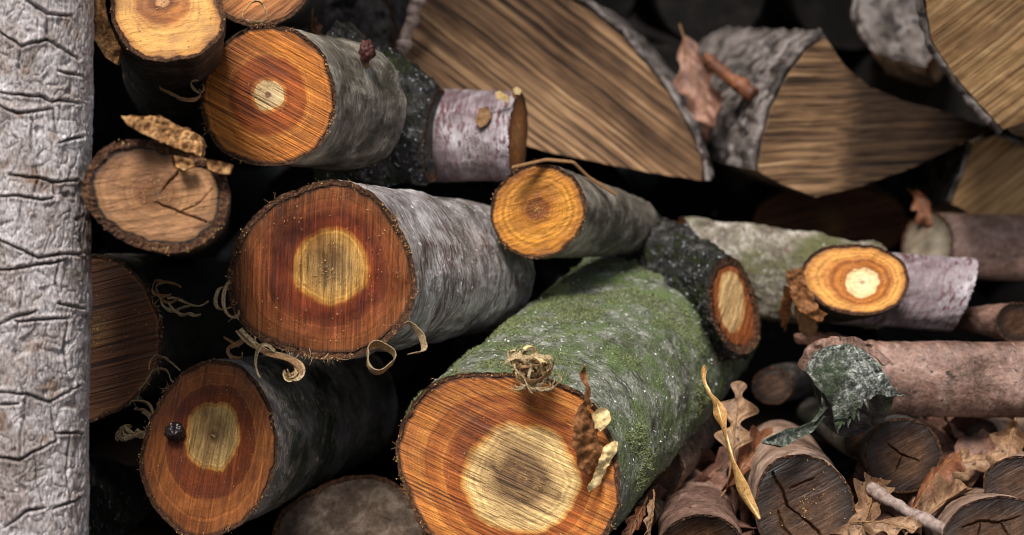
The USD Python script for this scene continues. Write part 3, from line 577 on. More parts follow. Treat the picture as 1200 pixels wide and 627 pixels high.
add_stub(B, label='lilac silver side branch with sawn end', outline=ellipse(606, 160, 11, 52, 3), d=1.36, n=(0.97, 0.0, 0.22), end=(470, 158, 1.40, 1.12), wood_mat=W_peach, bark_mat=B_lilac, thick=3, seed=5, amp=0.0012, res=0.8)
add_stub(B, 'collar', label='dark mossy swollen collar', outline=ellipse(510, 158, 14, 55, 6), d=1.36, n=(0.95, 0.0, 0.3), end=(396, 126, 1.33, 1.85), wood_mat=B_mossdark, bark_mat=B_mossdark, thick=8, seed=6, amp=0.009, fine=0.004, res=0.9)
A = make_log('A', 'ringed_log', 'yellow ringed log at the top left corner, split bark on its left',
    outline=[(130, 16), (132, -12), (150, -38), (190, -44), (232, -32), (258, -5), (264, 25), (252, 52), (225, 68), (190, 72), (156, 62), (139, 42)],
    d=1.15, n=(0.02, 0.35, 0.93), end=(200, 95, 1.38, 0.97), wood_mat=W_cream, bark_mat=B_dark, heart=(190, 4, 24, 17), thick=5, seed=7, amp=0.0016, res=0.9)
B0 = make_log('B0', 'peach_log', 'peach coloured cut face at the top edge, a thin curl lying on it',
    outline=ellipse(303, -22, 62, 54, 0), d=1.27, n=(0.0, 0.12, 1), end=(330, -5, 1.5, 0.95), wood_mat=W_peach, bark_mat=B_dark, thick=5, seed=8, res=0.7)
E_ = make_log('E', 'cracked_log', 'weathered cracked log with loose bark ring beside the grey post',
    outline=[(96, 222), (106, 190), (138, 166), (185, 166), (228, 180), (262, 204), (268, 240), (254, 272), (222, 293), (180, 295), (138, 279), (108, 252)],
    d=1.088, n=(0.02, 0.12, 1), end=(215, 262, 1.42, 0.80), wood_mat=W_old, bark_mat=B_dark, heart=(184, 227, 20, 16), thick=11, seed=9, amp=0.0012, edge=0.0, rim=2.0, res=1.1,
    cracks=[([(186, 226), (198, 213), (206, 206), (211, 196)], 1.1, 0.004), ([(180, 236), (196, 242), (215, 250), (246, 262)], 1.1, 0.004), ([(206, 250), (230, 240), (252, 218)], 0.7, 0.002), ([(204, 184), (208, 192), (214, 201)], 3.5, 0.007)])
F = make_log('F', 'small_yellow_log', 'small yellow faced log above the mossy log, grey tapering bark',
    outline=[(575, 250), (582, 222), (605, 200), (640, 192), (668, 203), (684, 225), (686, 255), (670, 284), (640, 302), (610, 300), (586, 282)],
    d=1.3, n=(-0.2, 0.0, 0.98), end=(738, 264, 1.42, 0.66), wood_mat=W_yel, bark_mat=B_streak, heart=(630, 245, 14, 13), thick=3, seed=10, res=0.85)
Gl = make_log('G', 'shaded_log', 'dark sawn log half hidden behind the grey post',
    outline=[(22, 400), (30, 350), (60, 312), (105, 298), (148, 310), (178, 345), (191, 390), (185, 430), (165, 462), (130, 485), (95, 497), (50, 475)],
    d=1.25, n=(-0.12, 0.0, 1), end=(235, 378, 1.5, 0.95), wood_mat=W_dark, bark_mat=B_dark, heart=(115, 385, 26, 30), thick=4, seed=11, res=0.9)
I_ = make_log('I', 'lying_branch', 'grey green branch lying sideways with a sawn side stub, right of the mossy log',
    outline=ellipse(800, 312, 14, 58), d=1.45, n=(-0.97, 0, 0.25), end=(1030, 336, 1.42, 0.85), wood_mat=W_dark, bark_mat=B_greygreen, thick=4, seed=12, amp=0.005, fine=0.0014, res=0.9)
add_stub(I_, label='side stub with orange ringed sawn face', outline=[(938, 322), (946, 303), (968, 290), (1000, 286), (1035, 292), (1060, 310), (1066, 332), (1056, 353), (1030, 367), (1000, 370), (972, 362), (950, 346)], d=1.335, n=(0.02, 0.22, 0.97), end=(985, 345, 1.42, 0.85), wood_mat=W_stub, bark_mat=B_dark, heart=(1011, 331, 20, 18), thick=3, seed=13, res=0.8)
make_log('I2', 'lilac_branch', 'short lilac white branch with slanting cut right of the ringed side stub', outline=ellipse(1127, 346, 9, 46, 21), d=1.385, n=(0.93, -0.36, 0.0), end=(990, 338, 1.41, 1.0), wood_mat=W_dark, bark_mat=B_lilac, thick=3, seed=65, res=0.7)
J = make_log('J', 'pink_log', 'blurred pink barked log with grey cut end at the right edge',
    outline=ellipse(1087, 287, 30, 39, 10), d=1.5, n=(-0.72, 0.25, 0.65), end=(1330, 296, 1.5, 1.0), wood_mat=W_grey, bark_mat=B_pink, thick=3, seed=14, res=0.6)
K = make_log('K', 'pink_barked_log', 'smooth pinkish brown log lying sideways behind the torn bark, right',
    outline=ellipse(1004, 443, 14, 44), d=1.31, n=(-0.96, 0, 0.3), end=(1290, 446, 1.31, 1.02), wood_mat=W_black, bark_mat=B_pink, thick=4, seed=15, amp=0.001, res=0.8, lump=lambda q, t, o: 0.006 * (fbm(q * [60, 60, 110] + 5, 3, 33) - 0.5) * max(0, 1 - t / 0.16))
L = make_log('L', 'thin_branch', 'thin reddish branch with dark round end at the right edge',
    outline=ellipse(1192, 378, 26, 24), d=1.36, n=(0.2, 0, 1), end=(1105, 372, 1.42, 0.35), wood_mat=W_black, bark_mat=B_pink, thick=3, seed=16, res=0.6)
M_ = make_log('M', 'cracked_dark_log', 'dark cracked round end with tan bark, bottom right of the leaf strip',
    outline=[(884, 590), (890, 562), (908, 540), (938, 532), (968, 542), (992, 566), (1004, 600), (1002, 632), (980, 655), (940, 662), (905, 645), (888, 618)],
    d=1.19, n=(0.05, 0.22, 0.97), end=(918, 545, 1.36, 0.90), wood_mat=W_black, bark_mat=B_tan, thick=3, seed=17, res=0.9,
    cracks=[([(905, 555), (918, 575), (922, 592), (940, 606)], 1.1, 0.004), ([(925, 572), (940, 566), (955, 560)], 0.9, 0.002), ([(940, 606), (958, 622), (972, 640)], 1.1, 0.004), ([(912, 598), (918, 618), (930, 632)], 1.2, 0.003)])
N_ = make_log('N', 'pink_stub', 'rounded pinkish stub at the bottom edge beside the mossy log',
    outline=ellipse(822, 642, 50, 40), d=1.17, n=(0, -0.2, 1), end=(815, 590, 1.34, 0.95), wood_mat=W_black, bark_mat=B_pink, thick=4, seed=18, res=0.8, amp=0.002)
R_ = make_log('R', 'shaded_stub', 'shaded pinkish stub in the gap right of the mossy log',
    outline=ellipse(768, 552, 34, 34), d=1.28, n=(-0.1, -0.1, 1), end=(812, 505, 1.42, 0.95), wood_mat=W_black, bark_mat=B_brown, thick=4, seed=19, res=0.6)
O_ = make_log('O', 'small_dark_log', 'small black round log end under the torn bark',
    outline=ellipse(1058, 534, 46, 44), d=1.27, n=(0.1, 0.12, 1), end=(1030, 505, 1.45, 0.95), wood_mat=W_black, bark_mat=B_dark, thick=3, seed=20, res=0.8, cracks=[([(1040, 520), (1056, 532), (1078, 540)], 0.9, 0.003), ([(1058, 533), (1050, 552)], 0.8, 0.003)])
P_ = make_log('P', 'rimmed_dark_log', 'dark log end with pale bark rim at the bottom right corner',
    outline=ellipse(1166, 626, 62, 44, -8), d=1.16, n=(0.12, 0.3, 0.95), end=(1128, 606, 1.34, 0.95), wood_mat=W_black, bark_mat=B_tan, thick=3, seed=21, res=0.9, cracks=[([(1128, 618), (1150, 610), (1170, 612), (1196, 604)], 1.0, 0.003), ([(1150, 611), (1146, 630)], 0.8, 0.003), ([(1172, 612), (1184, 630)], 0.8, 0.003)])
Q_ = make_log('Q', 'charred_log', 'black log end with ash white crust above the rimmed log, right edge',
    outline=ellipse(1196, 566, 44, 32), d=1.22, n=(-0.1, 0.15, 1), end=(1240, 545, 1.45, 0.95), wood_mat=W_black, bark_mat=B_tan, thick=3, seed=22, res=0.6)
S_ = make_log('S', 'brown_block', 'dull brown weathered log between the two lowest sawn logs',
    outline=[(318, 640), (330, 600), (370, 572), (425, 556), (470, 570), (496, 610), (500, 660), (470, 700), (400, 715), (340, 690)],
    d=1.24, n=(-0.1, 0.6, 0.8), end=(440, 650, 1.45, 0.98), wood_mat=B_brown, bark_mat=B_brown, thick=6, seed=23, res=0.8, amp=0.002, face_rough=0.0012)
T_ = make_log('T', 'dark_mossy_log', 'almost black mossy log at the foot of the grey post',
    outline=ellipse(60, 590, 16, 75), d=1.27, n=(-0.9, 0, 0.4), end=(250, 640, 1.5, 0.9), wood_mat=W_black, bark_mat=B_mossdark, thick=4, seed=24, res=0.7, amp=0.004)
Y_ = make_log('Y', 'dark_round_log', 'blurred dark round log end under the brown leaf, top',
    outline=ellipse(848, 140, 36, 34), d=1.56, n=(-0.1, 0, 1), end=(860, 120, 1.7, 1), wood_mat=W_dark, bark_mat=B_dark, thick=4, seed=25, res=0.5)
Z_ = make_log('Z', 'brown_shaded_log', 'dim brown log deep in the gap above the lying branch',
    outline=ellipse(972, 262, 92, 48), d=1.60, n=(0, 0.2, 1), end=(975, 250, 1.75, 1), wood_mat=W_dark, bark_mat=B_brown, thick=4, seed=26, res=0.5)
K2 = make_log('K2', 'lichen_log', 'blurred lichen grey log behind the forked log, top',
    outline=ellipse(405, 40, 62, 62), d=1.5, n=(-0.1, 0.2, 1), end=(430, 20, 1.7, 1), wood_mat=B_lichen, bark_mat=B_lichen, thick=4, seed=27, res=0.6, amp=0.004, face_rough=0.004)

make_log('X1', 'dark_stick', 'thin black stick in the shade between torn bark and cracked dark log',
    outline=ellipse(1010, 520, 22, 20), d=1.30, n=(0.2, 0.1, 1), end=(930, 470, 1.5, 0.9), wood_mat=W_black, bark_mat=B_dark, thick=3, seed=61, res=0.5)
make_log('X2', 'dark_stick', 'dark stick just under the pink barked log at the right edge',
    outline=ellipse(1150, 508, 20, 17), d=1.34, n=(-0.3, 0.1, 1), end=(1290, 500, 1.45, 1.0), wood_mat=W_black, bark_mat=B_tan, thick=3, seed=62, res=0.5)
make_log('X3', 'dark_stick', 'shaded brown stick end left of the pink stub, bottom edge',
    outline=ellipse(752, 606, 17, 15), d=1.24, n=(-0.2, 0.2, 1), end=(800, 560, 1.45, 1.0), wood_mat=W_black, bark_mat=B_brown, thick=3, seed=63, res=0.5)
make_log('X4', 'dark_stick', 'dim stick in the gap below the branch stub of the mossy log',
    outline=ellipse(905, 452, 24, 22), d=1.42, n=(-0.2, 0.1, 1), end=(990, 430, 1.55, 1.0), wood_mat=W_black, bark_mat=B_dark, thick=3, seed=64, res=0.5)

# branch stub at the end of the mossy log
add_stub(H, 'branch_stub', label='dark knobby stub with pale oval cut', outline=[(829, 350), (832, 322), (842, 305), (858, 302), (874, 320), (886, 350), (890, 385), (884, 408), (866, 415), (848, 402), (835, 380)], d=1.34, n=(0.62, -0.02, 0.78), end=(765, 338, 1.47, 1.75), wood_mat=W_stubw, bark_mat=B_mossdark, heart=(857, 348, 20, 42), thick=9, seed=28, amp=0.010, fine=0.005, res=1.0)

# ------------------------------------------------------------------ split logs
def split_log(name, label, poly, dfun, depth, mat, barkseg, side_mat=S_side, bark_mat=B_lichen, seed=0, thickbark=0.006, barkpx=9):
    c = np.mean(poly, 0); T = Thing(name, label, 'split log', frame(at(c[0], c[1], float(dfun(np.array([c[0]]), np.array([c[1]]))[0])), cv((0, 0, 1))))
    fr, bk, tri, side, nv, pts = sheet(poly, dfun, 0, 3.5, seed, 0.0012, 1.6, back=depth, freq=120)
    T.add('cut_face', fr, tri, mat, True)
    i = np.arange(nv); j = (i + 1) % nv
    rows = [fr[:nv]]
    for s in np.linspace(0, 1, 26)[1:]: rows.append(fr[:nv] + np.asarray(depth) * s + 0.003 * (fbm(np.c_[pts[:nv] * 0.05, np.full(nv, s * 9)], 3, seed)[:, None] - 0.5))
    v = np.concatenate([np.concatenate([r, r[:1]]) for r in rows])
    T.add('split_side', v, grid_faces(26, nv + 1)[:, ::-1], side_mat, 40)
    # bark: a rough thick plate along the named stretch of the outline
    bl = np.asarray(barkseg, float); t = np.concatenate([[0], np.cumsum(np.linalg.norm(np.diff(bl, axis=0), axis=1))]); u = np.arange(0, t[-1], 2.0)
    bx, by = np.interp(u, t, bl[:, 0]), np.interp(u, t, bl[:, 1])
    tx, ty = np.gradient(bx), np.gradient(by); ln = np.hypot(tx, ty); nx, ny = -ty / ln, tx / ln
    if ((bx - c[0]) * nx + (by - c[1]) * ny).mean() < 0: nx, ny = -nx, -ny
    m = len(u); dd = dfun(bx, by)
    rows = []
    prof = [(0.2, 0.004), (0.2, -0.001), (0.5, -0.002), (0.85, -0.001)] + [(1.0, s) for s in np.linspace(0.002, 1, 60)]
    for k, (o, s) in enumerate(prof):
        wv = barkpx * (0.5 + 1.0 * fbm(np.c_[u * 0.05, np.full(m, 3.0 + seed), np.full(m, 0)], 4, seed + 1))
        lump = 0 if k < 2 else 12 * (fbm(np.c_[u * 0.07, np.full(m, s * 22), np.full(m, seed)], 4, seed + 6) - 0.5)
        px, py = bx + nx * (wv * o + lump), by + ny * (wv * o + lump)
        rows.append(at(px, py, dd) + (np.asarray(depth) * s if k > 3 else FWD * s))
    T.add('bark', np.concatenate(rows), grid_faces(len(rows), m), bark_mat, True)
    return T
lind = lambda d0, gx, gy, cx, cy: (lambda x, y: d0 + gx * (np.asarray(x, float) - cx) + gy * (np.asarray(y, float) - cy))
split_log('split_log', 'large split log with slanting brown grain, top centre', [(497, -40), (480, 20), (466, 72), (500, 104), (560, 112), (604, 118), (612, 168), (640, 178), (700, 190), (760, 202), (822, 212), (823, 190), (806, 150), (783, 108), (752, 70), (728, 42), (690, 10), (648, -8), (600, -40)],
    lind(1.46, 0.0002, -0.0003, 640, 110), FWD * 0.25 + UPV * 0.02 + RGT * 0.03, S_u, [(600, -40), (648, -8), (690, 10), (728, 42), (752, 70), (783, 108), (806, 150), (823, 190), (824, 213)], seed=41)
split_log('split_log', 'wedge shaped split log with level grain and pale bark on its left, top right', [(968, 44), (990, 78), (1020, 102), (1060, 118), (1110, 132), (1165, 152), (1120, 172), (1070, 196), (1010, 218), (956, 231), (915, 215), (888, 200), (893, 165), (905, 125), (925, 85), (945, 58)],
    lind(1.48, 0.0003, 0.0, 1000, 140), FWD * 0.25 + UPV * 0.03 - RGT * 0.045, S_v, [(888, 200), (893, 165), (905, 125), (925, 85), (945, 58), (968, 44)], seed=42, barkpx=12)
split_log('split_log', 'golden split log at the top right corner', [(1084, -40), (1084, 0), (1092, 48), (1120, 90), (1150, 124), (1176, 152), (1240, 128), (1240, -40)],
    lind(1.37, 0.0, 0.0003, 1150, 50), FWD * 0.25 + RGT * 0.10, S_w, [(1176, 152), (1150, 124), (1120, 90), (1092, 48), (1084, 0), (1084, -40)], seed=43, barkpx=10)
split_log('split_log', 'dull tan split log under the golden one, right edge', [(1140, 168), (1128, 205), (1114, 238), (1150, 258), (1190, 264), (1240, 262), (1240, 150), (1190, 152)],
    lind(1.53, 0.0, 0.0, 1150, 200), FWD * 0.2, S_w, [(1140, 168), (1128, 205), (1114, 238)], seed=44, barkpx=4)
split_log('bark_slab', 'dark split log with flaking pale bark behind the golden one, top right', [(1010, -30), (1004, 20), (1030, 60), (1086, 75), (1110, 40), (1100, -30)],
    lind(1.56, 0.0, 0.0, 1050, 20), FWD * 0.2 + RGT * 0.05, B_lichen, [(1010, -30), (1004, 20), (1030, 60), (1086, 75)], seed=45, barkpx=6)

# ------------------------------------------------------------------ the upright post on the left
CRK = [[(25, -4), (55, 15), (85, 17)], [(-5, 34), (24, 54), (55, 45), (92, 69)], [(-5, 108), (25, 110), (50, 113), (62, 119), (70, 117), (92, 122)], [(-5, 122), (18, 132), (60, 128)],
       [(8, 205), (45, 208), (62, 214), (92, 211)], [(-5, 231), (20, 230), (50, 236), (62, 233)], [(-5, 280), (25, 293), (45, 303), (70, 298), (96, 297)], [(-5, 318), (50, 309), (76, 305)],
       [(-5, 382), (20, 371), (42, 365)], [(18, 377), (40, 376), (80, 372)], [(68, 356), (98, 362)], [(-5, 459), (30, 462), (60, 471), (96, 451)], [(-5, 474), (22, 472)], [(-5, 536), (22, 540), (68, 516)], [(66, 507), (98, 508)], [(4, 618), (30, 600), (54, 597)], [(64, 598), (96, 583)], [(100, 160), (70, 168)], [(70, 82), (96, 90)]]
CRK2 = [[(24, 54), (20, 80), (26, 110)], [(55, 17), (58, 44)], [(62, 119), (66, 150), (72, 167)], [(40, 132), (36, 170), (45, 207)], [(45, 209), (40, 226)], [(62, 214), (66, 232)], [(25, 236), (22, 262), (26, 292)], [(70, 298), (66, 330), (72, 356)], [(20, 312), (26, 340), (22, 370)], [(20, 379), (16, 420), (26, 461)], [(80, 372), (76, 410), (84, 456)], [(30, 464), (26, 500), (22, 538)], [(60, 472), (64, 500), (68, 514)], [(40, 535), (44, 570), (52, 596)], [(84, 510), (80, 545), (84, 586)]]
def post():
    d0 = 1.13; base = at(36, 700, d0); top = at(43, -150, d0); axis = unit(top - base)
    rad = mm(67, d0); Hh = np.linalg.norm(top - base) + 0.0
    base = base - axis * (base[2] / axis[2]) if axis[2] else base
    Hh = np.linalg.norm(top - base)
    T = Thing('wooden_post', 'upright grey post with wrinkled cracked bark at the left edge', 'post', frame(base, axis))
    nA, nH = 300, 860
    th = np.concatenate([np.linspace(-2.75, 0.75, 270), np.linspace(0.75, 2 * np.pi - 2.75, 32)[1:]]); hs = np.linspace(0, Hh, nH)
    tt, hh = np.meshgrid(th, hs); x, y = np.cos(tt), np.sin(tt)
    X, Y, Z = T.M[:3, 0], T.M[:3, 1], axis
    # th measured so that -pi/2 looks at the viewer
    A = RGT - axis * (RGT @ axis); A = unit(A); Bv = np.cross(axis, A)
    nrm = x[..., None] * A + y[..., None] * Bv
    P = base + nrm * rad + hh[..., None] * axis
    u = np.stack([x * rad, y * rad, hh], -1)
    uu = np.stack([tt * rad, hh, hh * 0], -1)
    warp = 0.010 * (np.stack([fbm(uu * 70 + 9, 3, 51), fbm(uu * 70 + 3, 3, 52), hh * 0], -1) - 0.5)
    r1 = 1 - abs(2 * noise((uu + warp) * [210, 110, 1], 53) - 1); r2 = 1 - abs(2 * noise((uu + warp * 1.5) * [330, 150, 1] + 7, 54) - 1)
    wr = 0.0009 * (fbm(u * 40, 3, 55) - 0.5) * 2 - 0.0009 * r1 ** 7 - 0.0008 * r2 ** 6 + 0.0030 * (fbm(u * 14 + 5, 2, 50) - 0.5) + 0.0005 * (fbm(u * 400, 2, 56) - 0.5)
    pits = noise((uu + warp) * [170, 140, 1] + 4, 57); wr -= 0.0016 * np.clip((pits - 0.80) / 0.14, 0, 1)
    px, py = pix(P); vis = (tt > -2.75) & (tt < 0.75)
    jx = 5 * (fbm(uu * 90, 3, 58) - 0.5); jy = 6 * (fbm(uu * 90 + 5, 3, 59) - 0.5)
    PP = np.stack([(px + jx).ravel(), (py + jy).ravel()], 1); crack = np.zeros(px.size)
    for k, c in enumerate(CRK + CRK2):
        m = (PP[:, 1] > min(q[1] for q in c) - 14) & (PP[:, 1] < max(q[1] for q in c) + 14) & vis.ravel()
        dist, fr = seg_dist(PP[m], c); w = 1.0 * (0.45 + 0.75 * np.sin(np.pi * np.clip(fr, 0.05, 0.95)))
        crack[m] += (-0.0060 if k < len(CRK) else -0.0018) * np.clip(1.5 - dist / w, 0, 1) + 0.0005 * np.exp(-((dist - 4.0) / 2.0) ** 2)
    P = P + nrm * (wr + np.maximum(crack.reshape(px.shape), -0.0064))[..., None]
    P = np.concatenate([P, P[:, :1]], 1)
    uvv = np.stack([np.concatenate([tt, tt[:, :1] + 2 * np.pi], 1) * rad, np.concatenate([hh, hh[:, :1]], 1)], -1)
    T.add('bark', P.reshape(-1, 3), grid_faces(nH, P.shape[1]), M_post, True, uvv.reshape(-1, 2))
    c = np.concatenate([P[-1], [P[-1].mean(0)]]); m = P.shape[1]
    T.add('top_end', c, np.stack([np.arange(m - 1), np.arange(1, m), np.full(m - 1, m)], 1), W_old, False, np.zeros((m + 1, 2)))
    # thin dark edge strip of bark along its right side
post()

# ------------------------------------------------------------------ curls, flaps, knots and buds that belong to the logs
V1 = (0.45, 0.30, -0.85)
curl(C, (445, 418), 1.165, 17, 200, 400, 17, (0.2, 0.42, 0.85), M_bast, seed=1)
curl(C, (479, 398), 1.165, 20, 100, -190, 12, (0.55, 0.25, 0.75), M_bast, seed=2)
def strip(T, pts, d0, d1, width, face, mat, seed=0, taper=0.5, name='bast_strip', thick=0.00045, twist=0.0):
    """a loose strip through the pixels, its flat side turned to face (right, up, towards the viewer)"""
    p = np.asarray(pts, float); from_t = np.linspace(0, 1, len(p)); t = np.linspace(0, 1, 14 * len(p))
    from scipy.interpolate import CubicSpline
    q = CubicSpline(from_t, p)(t); P = at(q[:, 0], q[:, 1], np.linspace(d0, d1, len(t)) + mm(4) * np.sin(t * 5 + seed))
    tg = np.gradient(P, axis=0); fv = cv(face); w = np.cross(tg, np.tile(fv, (len(t), 1))); w /= np.linalg.norm(w, axis=1, keepdims=True)
    nn = np.cross(w, tg); nn /= np.linalg.norm(nn, axis=1, keepdims=True); a = twist * t; w = w * np.cos(a)[:, None] + nn * np.sin(a)[:, None]
    ww = mm(width) * (1 - taper * np.abs(2 * t - 0.8) ** 2) * (1 + 0.3 * (noise(np.c_[t * 9, t * 0, t * 0 + seed], seed) - 0.5))
    v, f = ribbon(P, w * ww[:, None], thick, cup=thick * 1.2); T.add(name, v, f, mat, 50)
rsb = np.random.RandomState(12)
for k in range(9):
    o = rsb.uniform(-5, 5, 2); e = rsb.uniform(-4, 4, 2); h = 6 + rsb.uniform(-2, 5)
    strip(C, [(280 + o[0], 386 + o[1] * .6), (298 + o[0], 404 + o[1] * .5), (318 + o[0] * .5, 415 + o[1] * .4), (336 + e[0] * .5, 419 + o[1] * .4), (350 + e[0], 428 + e[1] * .4), (349 + e[0], 438 + e[1]), (341 + e[0], 442 + e[1]), (337 + e[0] - h * .3, 442 - h)][k % 3:], 1.172, 1.157 + 0.0008 * k, 3 + (k % 4) * 1.5, (0.5 * math.sin(k), 0.4, 0.8), (M_bast, M_yflap, M_bast, M_bastdk)[k % 4], 100 + k, twist=0.5 * math.sin(k * 2.1), thick=0.0003)
strip(C, [(322, 412), (308, 404), (301, 414), (300, 428), (305, 442)], 1.168, 1.160, 5, (0.4, 0.3, 0.8), M_bast, 4, twist=1.2)
strip(C, [(286, 392), (280, 402), (268, 408), (272, 420)], 1.175, 1.175, 6, (0.2, 0.3, 0.9), M_bastdk, 5, twist=1.5)
strip(C, [(269, 330), (262, 346), (264, 364), (274, 372), (280, 364)], 1.180, 1.170, 5, (0.5, 0.2, 0.8), M_bast, 6, twist=0.8)
strip(Gl, [(196, 350), (212, 352), (228, 358), (244, 352)], 1.235, 1.230, 4, (0, 0.6, 0.8), M_bast, 7, twist=1.0)
curl(C, (262, 350), 1.185, 13, 60, 260, 6, (0.75, 0.1, 0.6), M_bast, seed=21)
curl(C, (276, 412), 1.19, 8, 60, 300, 8, (0.3, 0.4, 0.8), M_bastdk, seed=22, tail=(262, 395))
rsk = np.random.RandomState(8)
for k in range(30):
    ax = unit(np.r_[rsk.normal(size=2) * 0.8, 0.7]); q = rsk.uniform(0, 1, 4)
    curl(H, (622 + 10 * (q[0] - .5), 431 + 9 * (q[1] - .5)), 1.146 + 0.016 * q[2], 11 + 13 * q[3], rsk.uniform(0, 360), rsk.uniform(110, 300), rsk.uniform(2, 9), ax, (M_bast, M_bast, M_yflap, M_bastdk, M_bast)[k % 5], seed=30 + k, jit=0.2, thick=0.00025, grow=rsk.uniform(-0.3, 0.3))
for k in range(6):
    curl(H, (612 + 5 * k, 447 - 2 * (k % 3)), 1.147, 15 + k, 195 + 15 * k, 130, 3 + k % 4, (0.2 * (k - 2.5) * 0.5, 0.8, 0.5), M_bast, seed=70 + k, thick=0.00025)
curl(Gl, (190, 438), 1.225, 20, 15, 150, 8, (0.1, 0.35, 0.9), M_bast, seed=40)
curl(Gl, (186, 457), 1.225, 22, 20, 165, 8, (0.1, 0.35, 0.9), M_bast, seed=41)
curl(Gl, (160, 492), 1.225, 23, 110, -190, 11, (0.3, 0.3, 0.85), M_bast, seed=42)
for k in range(7):
    curl(Gl, (144 + 4 * k, 508 - 2 * k), 1.225, 7 + k, 50 * k, 200, 8, (0.3 * k - 0.9, 0.6, 0.5), M_bast, seed=43 + k, grow=0.6)
for k, (x, y, r, a, sw) in enumerate([(198, 342, 15, 40, 300), (206, 350, 18, 200, 140), (190, 338, 12, 90, 240), (222, 352, 24, 200, 110)]):
    curl(Gl, (x, y), 1.23, r, a, sw, 6, (0.3, 0.6, 0.7), M_bast if k % 2 else M_bastdk, seed=50 + k)
curl(B0, (300, 15), 1.245, 14, 220, 350, 5, (0.15, 0.25, 0.9), M_bast, seed=60)
curl(A, (214, 104), 1.19, 22, 190, 190, 5, (0.2, 0.75, 0.5), M_bastdk, seed=61)
curl(B, (232, 100), 1.2, 8, 90, 260, 5, (0.4, 0.3, 0.8), M_bast, seed=62)
# dark bud on the low log, with its scales
def bud(T, c, d, r, name='bud', mat=M_bud, seed=0, squash=1.0, parent=None):
    import trimesh
    rs = np.random.RandomState(seed); s = trimesh.creation.icosphere(3, 1.0); v = s.vertices * [1, 1, squash]
    v = v * (1 + 0.9 * (fbm(v * 2.6 + seed, 4, seed) - 0.5))[:, None]
    p = T.add(name, at(*c, d) + v * mm(r, d), s.faces, mat, True, parent=parent)
    for k in range(4):
        a = k * 1.7 + 0.4; dirv = cv((math.cos(a) * 0.8, math.sin(a) * 0.8, 0.5 + 0.1 * k)); b = trimesh.creation.icosphere(2, 1.0)
        w = b.vertices * [0.30, 0.26, 0.55] * (1 + 0.5 * (fbm(b.vertices * 3 + k, 3, k) - 0.5))[:, None]
        T.add('bud_scale', at(*c, d) + (w + unit(dirv) * 0.75) * mm(r, d), b.faces, mat, True, parent=p)
bud(D, (205, 506), 1.203, 11, 'knot', mat=M_knot, seed=3)
bud(B, (430, 60), 1.255, 9, 'bud', seed=4, squash=1.4)
bud(B, (426, 76), 1.262, 7, 'bud', seed=5, mat=M_bastdk)
# crumbs of bark on the side branch
for k, (x, y, r) in enumerate([(586, 112, 6), (593, 116, 5), (606, 107, 5), (604, 112, 4)]):
    plate(B, 'bark_flake', [(x - r, y - r * .6), (x, y - r), (x + r, y - r * .3), (x + r * .7, y + r * .8), (x - r * .6, y + r * .7)], lambda a, b, k=k: 1.335 + 0.0006 * (a - x) + 0 * b, 0.002, M_yflap if k != 3 else M_bastdk, seed=k, spacing=2)
plate(B, 'moss_patch', [(560, 128), (572, 124), (575, 138), (570, 146), (562, 150), (557, 142)], lambda a, b: 1.338 + 0 * a, 0.003, M_bastdk, seed=7, spacing=2, rough=0.002)
# brown flap and yellow torn edges on the big face
fl = lambda a, b: 1.152 - 0.006 * np.sin((b - 430) / 140 * 3.1) + 0.0004 * (a - 690)
plate(H, 'bark_flap', [(684, 424), (679, 440), (686, 455), (684, 470), (673, 492), (671, 520), (679, 545), (688, 556), (700, 548), (708, 536), (700, 515), (699, 495), (690, 480), (692, 462), (688, 445)], fl, 0.0012, M_flap, seed=8, rough=0.005, spacing=1.8, fray=5)
plate(H, 'inner_bark', [(692, 486), (703, 478), (715, 482), (714, 496), (705, 506), (697, 500)], lambda a, b: fl(a, b) - 0.002, 0.001, M_yflap, seed=9, rough=0.004, spacing=1.6, fray=4)
plate(H, 'inner_bark', [(710, 520), (724, 517), (722, 530), (712, 548), (703, 566), (692, 578), (689, 570), (700, 548)], lambda a, b: fl(a, b) - 0.002, 0.001, M_yflap, seed=10, rough=0.005, spacing=1.6, fray=4)
# bark collar flap of the ringed log and loose ring of the cracked one
plate(A, 'bark_flap', [(99, -30), (122, -30), (121, 4), (126, 26), (134, 42), (142, 56), (137, 76), (124, 68), (111, 46), (103, 18)], lambda a, b: 1.140 + 0.0006 * abs(a - 112) + 0 * b, 0.006, M_barkw, seed=11, rough=0.004, spacing=2.2)
plate(E_, 'bark_flake', [(143, 136), (158, 133), (190, 137), (215, 150), (232, 160), (241, 172), (236, 184), (222, 178), (205, 172), (190, 168), (172, 160), (155, 150)], lambda a, b: 1.082 + 0.00035 * (a - 190) - 0.0002 * (b - 160), 0.012, M_barkw, seed=12, rough=0.003, spacing=1.6, fray=6, freq=420)
plate(E_, 'bark_flake', [(242, 187), (258, 189), (272, 193), (268, 204), (256, 203), (244, 199)], lambda a, b: 1.080 + 0 * a, 0.006, M_barkw, seed=13, rough=0.004, spacing=2)
plate(E_, 'bark_flake', [(204, 182), (222, 186), (228, 194), (216, 200), (206, 196)], lambda a, b: 1.080 + 0 * a, 0.006, M_barkw, seed=14, rough=0.004, spacing=2)
for k, pg in enumerate([[(922, 318), (938, 312), (944, 330), (952, 350), (968, 366), (958, 376), (940, 366), (928, 346)], [(936, 352), (950, 360), (958, 384), (948, 400), (938, 386), (932, 366)], [(920, 336), (930, 344), (926, 372), (918, 390), (914, 362)]]):
    plate(I_, 'torn_edge', pg, lambda a, b, k=k: 1.330 + 0.0004 * (b - 340) * k + 0 * a, 0.004, M_flap if k != 1 else M_bastdk, seed=90 + k, rough=0.006, spacing=2, fray=5)
